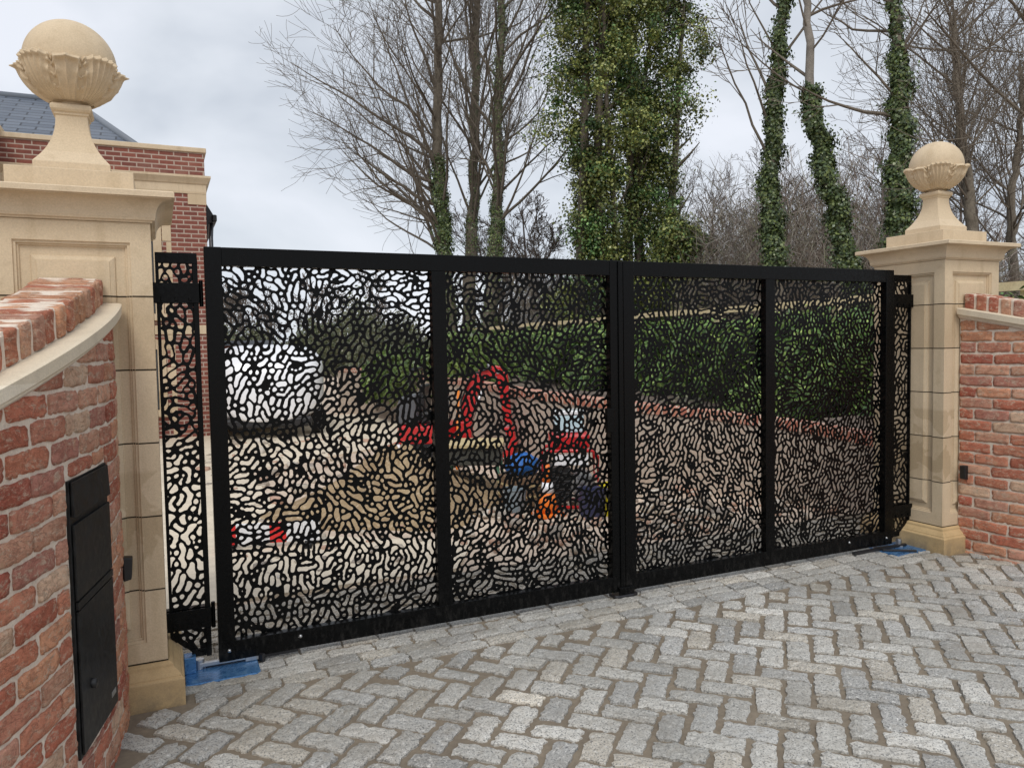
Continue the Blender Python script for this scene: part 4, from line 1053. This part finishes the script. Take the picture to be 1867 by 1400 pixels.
# blue bag
bb=mat('blue_bag',.5,.3,(.02,.13,.42)); V=[];k=28
def bag(name,lab,cat,cx,cy,z0,rx,ry,h,m,seed):
    rg=np.random.default_rng(seed); V=[];k=36;n=14; p1,p2=rg.uniform(0,6,2)
    for j in range(n):
        f=j/(n-1); s_=math.sin(math.pi*min(1,f*.92+.08))**.45
        for i in range(k):
            a=2*math.pi*i/k; w=1+.07*math.sin(5*a+p1+f*5)+.05*math.sin(9*a+p2-f*7)
            V.append((cx+rx*s_*w*math.cos(a),cy+ry*s_*w*math.sin(a),z0+h*f+.015*math.sin(3*a+p1)*f))
    F=[(j*k+i,j*k+(i+1)%k,(j+1)*k+(i+1)%k,(j+1)*k+i) for j in range(n-1) for i in range(k)]+[tuple(range(k))[::-1],tuple((n-1)*k+i for i in range(k))]
    return tag(mesh(name,V,F,m,smooth=True,loc=(cx,cy,z0)),lab,cat)
t=thing('tool_crate','low dark crate carrying the blue sack','crate',(2.85,2.62,GZ)); MB().box((2.66,2.46,GZ+.01),(3.02,2.80,GZ+.28)).build('body',mat('crate_wood',.8,.2,(.20,.13,.08)),t,bev=.006); 
for z in (.09,.19): MB().box((2.655,2.455,GZ+z),(3.025,2.805,GZ+z+.02)).build('batten',ply,t)
bag('sack','crumpled blue sack lying on the dark crate','sack',2.84,2.63,GZ+.281,.17,.14,.20,bb,4)
bag('sack','small white sack leaning near the excavator tracks','sack',2.55,5.6,GZ,.13,.1,.26,vwhite,8)
# red and white barrier board
t=thing('barrier_board','low red and white barrier board on the yard behind the hinge stile','barrier',(.35,2.15,GZ))
A2=math.atan2(-.20,.75)
def trr(v): v=np.asarray(v,float).reshape(-1,3); C,S=math.cos(A2),math.sin(A2); return np.stack([.50+v[:,0]*C-v[:,1]*S,2.12+v[:,0]*S+v[:,1]*C,v[:,2]],1)
wred=mat('barrier_red',.4,.4,(.75,.03,.03))
for i in range(6):
    b=MB().box((-.36+i*.12+.0003,-.012,GZ+.05),(-.36+(i+1)*.12,.012,GZ+.20)); b.xform(trr); b.build('board',wred if i in (0,3) else vwhite,t,bev=.002)
for x in (-.28,.28): b=MB().box((x-.03,-.12,GZ),(x+.03,.12,GZ+.048)); b.xform(trr); b.build('foot',tyrem,t,bev=.006)
# ------------------------------------------------------------------ rubble and off-cuts on the yard (uncountable)
def rubble():
    n=1050; V=[];F=[];C=[]
    base=np.array([(-1,-1,-1),(1,-1,-1),(1,1,-1),(-1,1,-1),(-1,-1,1),(1,-1,1),(1,1,1),(-1,1,1)],float)
    fc=np.array([(0,3,2,1),(4,5,6,7),(0,1,5,4),(1,2,6,5),(2,3,7,6),(3,0,4,7)])
    for i in range(n):
        if i<450: x,y=rng.uniform(2.3,5.2),rng.uniform(.95,2.6)
        else: x,y=rng.uniform(.2,4.2),rng.uniform(1.2,9)
        if i<450 and x>4.6 and y>1.6: continue
        s=rng.uniform(.008,.035)*(1+1.2*(rng.random()<.08)); v=base*s*rng.uniform(.5,1.3,(1,3))*(1+rng.normal(0,.12,(8,3)))
        a=rng.uniform(0,3.1); c_,s_=math.cos(a),math.sin(a); v=np.stack([v[:,0]*c_-v[:,1]*s_,v[:,0]*s_+v[:,1]*c_,v[:,2]*.7],1)+np.array([x,y,GZ+s*.4])
        F.append(fc+len(V)*8); V.append(v); col=[(.35,.30,.25),(.5,.44,.36),(.5,.33,.25),(.33,.29,.25),(.6,.55,.48)][rng.integers(5)]; C.append(np.tile(col,(8,1)))
    m=mat('rubble_stone',.9,.2); NT(m).base(NT(m).attr())
    o=mesh('rubble',np.concatenate(V),np.concatenate(F),m,col=np.concatenate(C)); o['kind']='stuff'
rubble()
# ------------------------------------------------------------------ trees
class Tubes:
    def __init__(s): s.V=[];s.F=[];s.n=0
    def add(s,pts,r,k):
        pts=np.asarray(pts); n=len(pts)
        t=np.empty_like(pts); t[1:-1]=pts[2:]-pts[:-2]; t[0]=pts[1]-pts[0]; t[-1]=pts[-1]-pts[-2]
        t/=np.linalg.norm(t,axis=1)[:,None]+1e-9
        ref=np.array([.31,.77,.1]) if abs(t[0,2])>.7 else np.array([0,0,1.])
        a=np.cross(t,ref); a/=np.linalg.norm(a,axis=1)[:,None]+1e-9; b=np.cross(t,a)
        th=np.arange(k)*2*math.pi/k
        V=(pts[:,None,:]+np.asarray(r)[:,None,None]*(a[:,None,:]*np.cos(th)[None,:,None]+b[:,None,:]*np.sin(th)[None,:,None])).reshape(-1,3)
        i=np.arange(n-1)[:,None]*k; j=np.arange(k)[None,:]; j2=(j+1)%k
        s.F.append((np.stack([i+j,i+k+j,i+k+j2,i+j2],-1).reshape(-1,4)+s.n)); s.V.append(V); s.n+=len(V)
    def build(s,name,m,parent=None,loc=None):
        return mesh(name,np.concatenate(s.V),np.concatenate(s.F),m,parent,smooth=True,loc=loc)
def grow(T,rg,p,d,L,r,lev,maxlev,wob,up,nchild,ang,rmin,side=None,kk=5,ratio=(.45,.7)):
    seg=max(4,int(5+L*1.0)) if lev<2 else 5
    pts=[p]; dd=d.copy(); st=L/seg
    for i in range(seg):
        dd=dd+rg.normal(0,wob,3)+np.array([0,0,up*(1 if lev else .1)]); dd/=np.linalg.norm(dd); pts.append(pts[-1]+dd*st)
    pts=np.array(pts); f=np.linspace(0,1,len(pts)); rr=np.maximum(r*(1-f)**.8*.9+r*.1,rmin)
    T.add(pts,rr,kk if lev==0 else (4 if lev==1 else 3))
    if lev>=maxlev: return pts
    nc=max(1,int(nchild[lev]*rg.uniform(.8,1.2)))
    for c in range(nc):
        q=rg.uniform(.25 if lev else .32,.98); i=min(int(q*(len(pts)-1)),len(pts)-2); g=q*(len(pts)-1)-i
        bp=pts[i]*(1-g)+pts[i+1]*g; t=pts[i+1]-pts[i]; t/=np.linalg.norm(t)
        a=rg.normal(size=3); 
        if side is not None and lev==0: a=a*.7+np.array(side)
        a-= (a@t)*t; a/=np.linalg.norm(a)+1e-9; an=R_(rg.uniform(*ang[lev])); nd=t*math.cos(an)+a*math.sin(an)
        grow(T,rg,bp,nd,L*rg.uniform(*ratio)*(1-.45*q),max(r*(1-q*.7)*rg.uniform(.35,.6),rmin),lev+1,maxlev,wob*1.15,up,nchild,ang,rmin,None,kk,ratio)
    return pts
def trunk_from_px(pxs,depth,extend=4.):
    P=[P2W(x,y,depth) for x,y in pxs]; P[0]=np.array([P[0][0],P[0][1],P[0][2]])
    d=P[1]-P[0]; b=P[0]-d/abs(d[2])*(P[0][2]-.2) if P[0][2]>.2 else P[0]
    return [b]+P
ivycol=1.3*np.array([(.06,.085,.03),(.08,.11,.035),(.035,.055,.022),(.12,.15,.05),(.06,.09,.04)])
olive=1.45*np.array([(.14,.155,.04),(.11,.13,.035),(.17,.19,.055),(.06,.09,.03),(.20,.21,.07),(.05,.075,.025)])
def tree(name,lab,cat,pxs,depth,r0,seed,kids,L,ang,side=None,barkm=None,ivy=None,group=None,up=.06,wob=.09,maxlev=3,rmin=.0055,r1=None,cs=.25,cend=1.,ratio=(.45,.7),rtop=.35):
    rg=np.random.default_rng(seed); P=smoothpts(trunk_from_px(pxs,depth),26)
    t=thing(name,lab,cat,tuple(P[0].tolist()),group)
    T=Tubes(); f=np.linspace(0,1,len(P)); rr=r0*(1-f*(1-rtop))
    P=P+np.concatenate([np.zeros((1,3)),rg.normal(0,.03,(len(P)-1,3))*np.array([1,1,0])])
    T.add(P,rr,10); T.build('trunk',barkm or bark,t)
    T=Tubes()
    for c in range(kids[0]):
        q=cs+(cend-cs)*(c+rg.random())/kids[0]; i=min(int(q*(len(P)-1)),len(P)-2); g=q*(len(P)-1)-i
        bp=P[i]*(1-g)+P[i+1]*g; tt=P[i+1]-P[i]; tt/=np.linalg.norm(tt)
        a=rg.normal(size=3)+(np.array(side)*1.0 if side is not None else 0); a-=(a@tt)*tt; a/=np.linalg.norm(a); an=R_(rg.uniform(*ang))
        grow(T,rg,bp,tt*math.cos(an)+a*math.sin(an),L*rg.uniform(.6,1.1)*(1-.35*q),r0*rg.uniform(.17,.34)*(1-.4*q),1,maxlev,wob,up,[0]+list(kids[1:]),[(0,0),(25,55),(25,60),(25,60)],rmin,None,5,ratio)
    T.build('branches',twig,t)
    if ivy:
        V_=[]
        for (q0,q1,n,w,sz,cc) in ivy:
            q=rg.uniform(q0,q1,n); keep=(np.sin(q*61+seed)+np.sin(q*143+2*seed)+.9*rg.normal(size=n))>-1.25; q=q[keep]; n=len(q); i=np.minimum((q*(len(P)-1)).astype(int),len(P)-2); g=(q*(len(P)-1)-i)[:,None]
            c=P[i]*(1-g)+P[i+1]*g; an=rg.uniform(0,2*math.pi,n)
            ww=w*1.15*(1+.5*np.sin(q*38+seed+an)+.45*np.sin(q*91+an*2))*(1-.35*(q-q0)/(q1-q0+1e-6))
            rad=(r0*(1-q*(1-rtop)))*.9+np.abs(rg.normal(0,1,n))*ww
            N_=np.stack([np.cos(an),np.sin(an),np.full(n,.35)],1)+rg.normal(0,.5,(n,3))
            V_.append(leafcards(c+np.stack([np.cos(an)*rad,np.sin(an)*rad,rg.normal(0,.05,n)],1),N_,np.full(n,sz*.72),cc,seed=seed,asp=.85))
        off=0;VV=[];FF=[];CC=[]
        for v,f_,c in V_: VV.append(v);FF.append(f_+off);CC.append(c);off+=len(v)
        mesh('ivy',np.concatenate(VV),np.concatenate(FF),ivym,t,col=np.concatenate(CC))
    return t
GT='tall bare trees with ivy on their trunks'
D1=24
camL=-cR; 
tree('bare_tree','leftmost of the three bare trees, its limbs sweeping far out to the left','tree',[(812,470),(806,380),(797,250),(800,60),(795,-160)],D1,.25,31,(48,9,8),5.9,(32,68),side=tuple((-cR*.9).tolist()),ivy=[(.1,.55,11000,.07,.09,ivycol*1.2)],group=GT,cs=.19,up=.055)
tree('bare_tree','middle one of the three bare trees, with a forked upright crown','tree',[(858,470),(862,380),(866,240),(868,60),(880,-160)],D1+.6,.23,32,(32,8,7),6.0,(15,45),ivy=[(.1,.8,3500,.05,.08,ivycol*1.2)],group=GT,cs=.30,up=.09)
tree('bare_tree','rightmost of the three bare trees, straight with ivy high up its trunk','tree',[(900,470),(906,380),(908,230),(914,60),(918,-160)],D1-.8,.22,33,(32,8,7),5.6,(22,55),side=tuple((cR*.6).tolist()),ivy=[(.1,.45,5000,.06,.08,ivycol*1.2),(.45,.95,4500,.07,.08,ivycol*1.2)],group=GT,cs=.30,up=.07)
# ivy-clad evergreen pair
def ivytower(lab,px,depth,hw,n,seed,ztop,stems):
    rg=np.random.default_rng(seed); base=P2W(px,470,depth); t=thing('ivy_tree',lab,'tree',(base[0],base[1],.3))
    T=Tubes()
    for i in range(stems):
        x=rg.uniform(-.55,.55)*hw; p=base+cR*x; p[2]=.2; L=ztop*rg.uniform(.85,1.05)
        grow(T,rg,p,np.array([rg.normal(0,.012),rg.normal(0,.012),1.]),L,rg.uniform(.10,.19),0,2,.022,.03,[14,6],[(25,55),(30,60)],.012,ratio=(.07,.11))
    T.build('trunk',bark,t)
    # clumped leaves
    nc=n//150; z=rg.uniform(.4,ztop,nc); a=rg.uniform(0,2*math.pi,nc); prof=lambda z:hw*(.80+.16*np.sin(z*1.25+seed)+.12*np.sin(z*2.9+1.3*seed)-.25*np.exp(-((z-5.3)/1.5)**2)+.12*(z>7.5))
    rad=prof(z)*np.sqrt(rg.uniform(.12,1,nc))*(1+.45*rg.normal(size=nc)*.6); C=np.stack([base[0]+np.cos(a)*rad,base[1]+np.sin(a)*rad,z],1); sc=rg.uniform(.24,.62,nc)
    k=rg.integers(10,180,nc); k=(k*n/k.sum()).astype(int); idx=np.repeat(np.arange(nc),k); m=len(idx)
    o=rg.normal(size=(m,3)); o/=np.linalg.norm(o,axis=1)[:,None]; o*=(rg.random(m)**.55*(1+np.clip(.25*rg.normal(size=m),-.6,.45)))[:,None]
    P=C[idx]+o*sc[idx][:,None]*np.array([1,1,.75]); N_=o+np.array([0,0,.5])+rg.normal(0,.5,(m,3))
    cc=np.where(rg.random(nc)[:,None]<.68,1,0); V,F,Cc=leafcards(P,N_,np.full(m,.075),olive,seed=seed,asp=.8)
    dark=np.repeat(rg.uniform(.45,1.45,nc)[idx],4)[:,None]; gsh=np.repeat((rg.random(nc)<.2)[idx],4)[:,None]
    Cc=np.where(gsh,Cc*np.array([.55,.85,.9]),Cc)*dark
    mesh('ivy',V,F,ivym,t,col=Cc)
ivytower('dense ivy-covered evergreen tree, the largest green mass, left half of the pair',1092,20,1.30,105000,5,14.,4)
ivytower('dense ivy-covered evergreen tree, darker right half of the green pair',1190,21,1.18,88000,9,13.,4)
ivytower('low bushy ivy-covered tree at the right foot of the green pair',1240,19,.75,30000,14,4.3,2)
# right hand group
tree('ivy_clad_tree','ivy-covered tree left of the pale trunk, with side limbs reaching left','tree',[(1412,480),(1404,380),(1414,230),(1420,100),(1432,-40),(1436,-180)],14.5,.145,41,(10,4,5),3.3,(22,48),side=tuple((-cR*.8).tolist()),ivy=[(.15,.70,22000,.060,.08,ivycol),(.70,.92,3500,.045,.08,ivycol)],group='ivy-clad trees beyond the hedge',cs=.42,rmin=.006,wob=.1)
tree('pale_trunk_tree','tree with a bare pale upper trunk rising from an ivy-covered leaning base','tree',[(1550,480),(1512,330),(1484,220),(1476,120),(1466,-20),(1462,-160)],13.5,.13,42,(9,4,5),3.0,(35,70),barkm=barkpale,ivy=[(.10,.60,22000,.060,.08,ivycol)],group='ivy-clad trees beyond the hedge',cs=.55,rmin=.006,wob=.12)
tree('ivy_clad_tree','thick ivy-covered tree just left of the right ball finial','tree',[(1637,440),(1640,330),(1640,210),(1634,100),(1628,-30),(1632,-180)],13,.15,43,(9,4,5),3.2,(40,75),ivy=[(.10,.66,25000,.062,.08,ivycol),(.66,.9,2200,.03,.08,ivycol)],group='ivy-clad trees beyond the hedge',cs=.45,rmin=.006,wob=.12)
tree('bare_tree','bare branching tree directly behind the right ball finial','tree',[(1768,470),(1772,400),(1766,330),(1750,230),(1745,120),(1742,20)],19,.17,44,(40,9,8),4.8,(22,55),group=None,cs=.30,up=.07,rmin=.005)
tree('bare_tree','slender bare tree at the far right edge of the wood','tree',[(1848,480),(1842,380),(1850,300),(1862,220),(1858,120)],21,.14,45,(34,9,7),4.6,(28,60),cs=.2,up=.05,rmin=.005)
# overhanging branch from a tree just outside the frame at the right
def overhang():
    rg=np.random.default_rng(77); b0=P2W(2080,560,9.0); b0[2]=.2
    t=thing('overhanging_tree','bare tree at the right edge whose thin branches hang in above the right pillar','tree',tuple(b0.tolist()))
    T=Tubes(); tp=P2W(2060,-200,9.); T.add(smoothpts([b0,(b0+tp)/2+np.array([.1,0,0]),tp],12),np.linspace(.17,.09,12),10); T.build('trunk',bark,t)
    T=Tubes()
    for px,L,s in (((2058,330),(1880,215),(1740,80),(1690,20)),.022,1),(((2055,150),(1900,60),(1840,0),(1790,-70)),.03,2),(((2055,100),(1950,100),(1850,95),(1775,65)),.013,3),(((2055,350),(1920,255),(1840,262),(1760,250)),.011,4):
        P=smoothpts([P2W(x,y,9.0-.25*i) for i,(x,y) in enumerate(px)],14); P+=rg.normal(0,.012,P.shape); T.add(P,np.linspace(L,L*.3,14),6)
        for c in range(9):
            i=rg.integers(3,13); tt=P[i]-P[i-1]; tt/=np.linalg.norm(tt); a=rg.normal(size=3); a-=(a@tt)*tt; a/=np.linalg.norm(a); an=R_(rg.uniform(30,70))
            grow(T,rg,P[i],tt*math.cos(an)+a*math.sin(an),rg.uniform(.6,1.5),.008,1,3,.2,.02,[0,5,4],[(0,0),(30,65),(30,60)],.0032)
    T.build('branches',twig,t)
overhang()
# ------------------------------------------------------------------ woodland behind, reads as one mass
def wood(name,pxa,pxb,da,db,n,hmin,hmax,seed,m,kids=(14,7,5),rm=.012,dens=1.):
    rg=np.random.default_rng(seed); T=Tubes()
    for i in range(n):
        px=rg.uniform(pxa,pxb); d=rg.uniform(da,db); p=P2W(px,600,d); p[2]=.1; h=rg.uniform(hmin,hmax)
        lean=rg.normal(0,.08,3); grow(T,rg,p,np.array([lean[0],lean[1],1.]),h,.012*h+.02,0,3,.07,.05,kids,[(20,60),(25,60),(25,60)],rm,ratio=(.35,.55))
    o=T.build(name,m,loc=tuple(P2W((pxa+pxb)/2,600,(da+db)/2).tolist()[:2])+(.1,)); o['kind']='stuff'; return o
def scrub(name,pxa,pxb,da,db,n,hfun,seed,cols,size,m,lab=None):
    """leafy / twiggy undergrowth"""
    rg=np.random.default_rng(seed); px=rg.uniform(pxa,pxb,n); d=rg.uniform(da,db,n)
    base=np.array([P2W(a,600,b) for a,b in zip(px,d)]); h=hfun(px,rg)*(.75+.25*np.sin(px*.05+d))
    base[:,2]=rg.random(n)**.9*h
    cl=rg.normal(0,1,(n,3))*.15; V,F,C=leafcards(base+cl,rg.normal(size=(n,3)),np.full(n,size),cols,seed=seed,asp=.5)
    o=mesh(name,V,F,m,col=C); o['kind']='stuff'; return o
brown=np.array([(.17,.135,.11),(.22,.18,.15),(.13,.10,.08),(.17,.16,.10),(.28,.25,.21)])
dkol=np.array([(.055,.065,.030),(.075,.08,.04),(.04,.05,.025),(.10,.10,.06)])
def tangle(name,pxa,pxb,da,db,n,hfun,seed,cols,size,w,m):
    """thin criss-crossing twigs of undergrowth"""
    rg=np.random.default_rng(seed); px=rg.uniform(pxa,pxb,n); d=rg.uniform(da,db,n)
    base=P2W(0,600,1)[None,:]*0+np.array(CP)+(cF*1400+(px[:,None]-933.5)*cR-cU*(-100))*(d/1400.)[:,None]; h=hfun(px,rg)*(.8+.2*np.sin(px*.05+d))
    base[:,2]=rg.random(n)**.8*h
    D=rg.normal(size=(n,3))*np.array([.6,.6,1.]); D[:,2]=np.abs(D[:,2])*.9+.15; D/=np.linalg.norm(D,axis=1)[:,None]; L=size*rg.uniform(.4,1.6,n)[:,None]
    A=base; B=base+D*L*.5+rg.normal(0,.06,(n,3))*L; C=B+(D+rg.normal(0,.35,(n,3)))*L*.5
    sd=np.cross(D,rg.normal(size=(n,3))); sd/=np.linalg.norm(sd,axis=1)[:,None]; sd*=w*rg.uniform(.4,1.8,n)[:,None]
    V=np.stack([A-sd,A+sd,B+sd*.7,B-sd*.7,C+sd*.25,C-sd*.25],1).reshape(-1,3); k=np.arange(n)[:,None]*6
    F=np.concatenate([k+np.array([0,1,2,3]),k+np.array([3,2,4,5])]); c=cols[rg.integers(len(cols),size=n)]*rg.uniform(.7,1.3,(n,1))
    o=mesh(name,V,F,m,col=np.repeat(c,6,axis=0)); o['kind']='stuff'; return o
wood('woodland',1230,1700,24,36,26,6.0,9.0,51,thicketm,(13,8,6),.006)
wood('woodland',1700,2050,24,34,11,6.0,9.0,52,thicketm,(13,8,6),.006)
wood('woodland',905,1060,27,34,8,4.5,7.,53,thicketm,(16,8,7),.009)
wood('woodland',380,800,44,60,16,4.2,5.6,54,thicketm,(14,6,4),.02)
hr=lambda p,r:np.where(p<1620,5.6,3.4)-1.6*np.clip((1330-p)/100,0,1)
tangle('undergrowth',1235,2050,17,28,90000,hr,61,brown,.55,.006,leafm)
scrub('undergrowth',1235,2050,21,29,26000,lambda p,r:hr(p,r)*.62,66,np.concatenate([brown*.8,dkol*1.2]),.11,leafm)
tangle('undergrowth',930,1260,22,28,16000,lambda p,r:3.6+0*p,62,brown,.6,.006,leafm)
scrub('undergrowth',930,1260,22,28,14000,lambda p,r:2.2+0*p,65,dkol,.10,leafm)
scrub('undergrowth',640,1000,24,34,40000,lambda p,r:2.1+.4*np.sin(p*.03),63,dkol*1.6,.12,leafm)
scrub('undergrowth',340,800,38,52,50000,lambda p,r:3.1+.9*np.sin(p*.02+1)+.5*np.sin(p*.07),64,dkol*1.7,.20,leafm)
# shrubs in front of the far wall
def shrub(lab,px,py,d,r,h,n,seed,cols):
    p=P2W(px,py,d); rg=np.random.default_rng(seed); t=thing('shrub',lab,'shrub',(p[0],p[1],.3)); o=rg.normal(size=(n,3)); o/=np.linalg.norm(o,axis=1)[:,None]; o*=(rg.random(n)**.35)[:,None]
    P=np.array([p[0],p[1],.35+h/2])+o*np.array([r,r,h/2])*(1+.15*np.sin(o[:,:1]*9)); V,F,C=leafcards(P,o+rg.normal(0,.5,(n,3)),np.full(n,.09),cols,seed=seed); mesh('leaves',V,F,leafm,t,col=C)
    T=Tubes()
    for i in range(6): grow(T,rg,np.array([p[0],p[1],.2]),np.array([rg.normal(0,.3),rg.normal(0,.3),1.]),h*.7,.02,1,2,.1,.05,[0,3],[(0,0),(20,50)],.006)
    T.build('stems',twig,t)
hc2=np.array([(.10,.17,.035),(.14,.22,.05),(.07,.12,.03),(.17,.24,.06)])
shrub('bright green shrub beyond the excavator boom, left of the long hedge',850,640,13.5,.75,1.5,5000,71,hc2)
shrub('mid green shrub just left of the excavator cab, against the dark growth',745,640,15,.8,1.2,4000,72,hc2*.8)
shrub('small yellow-green shrub right of the white van',685,665,16,.35,.9,1800,73,hc2*1.3)
shrub('low glossy green shrub over the right curved wall','1860' and 1858,545,6.9,.35,.75,900,74,hc2) if False else None
# parked car far behind the shrubs
t=thing('parked_car','silver blue car half hidden beyond the shrubs left of the mullion','car',tuple(P2W(835,640,28).tolist()[:2])+(GZ,))
c=P2W(835,640,28); cp=mat('car_paint',.25,.5,(.20,.25,.36),.3,.5)
prf=[(-1.9,.35),(-1.95,.75),(-1.7,.95),(-1.1,1.02),(-.7,1.42),(.6,1.45),(1.2,1.02),(1.9,.9),(1.95,.4)]
MB().prism([(c[0]+x,GZ+z) for x,z in prf],1,c[1]-.8,c[1]+.8).build('body',cp,t,bev=.06)
MB().prism([(c[0]+x,GZ+z) for x,z in [(-.98,1.03),(-.64,1.36),(.55,1.38),(1.02,1.03)]],1,c[1]-.806,c[1]+.806).build('side_window',glassm,t)
for x in (-1.2,1.2):
    for y in (-.72,.72): MB().lathe((c[0]+x,c[1]+y,GZ+.31),[(.2,-.1),(.31,-.08),(.31,.08),(.2,.1)],20,0,axis=1).build('wheel',tyrem,t)
# bank plants
def clump(px,py,d,lab,seed,n,cols,r=.25,h=.4):
    p=P2W(px,py,d); rg=np.random.default_rng(seed); z0=.5; o=rg.normal(size=(n,3)); P=np.array([p[0],p[1],z0+h/2])+o*np.array([r,r,h/2.2])*.5
    V,F,C=leafcards(P,rg.normal(size=(n,3))+np.array([0,0,.6]),np.full(n,.07),cols,seed=seed); t=thing('low_plant',lab,'plant',(p[0],p[1],z0)); mesh('leaves',V,F,leafm,t,col=C)
clump(1370,760,8.6,'pale green low plant on the dark bank left of the right mullion',81,260,hc2)
clump(1250,740,9.5,'small drab plant on the bank above the retaining wall',82,200,dkol*1.5)
bagm=mat('black_membrane',.3,.5,(.02,.022,.026))
t=tag(bag('plastic_sheet','crumpled black and white plastic sheet lying on the bank behind the retaining wall','sheet',4.75,4.2,.5,.32,.9,.22,bagm,15),None,None)
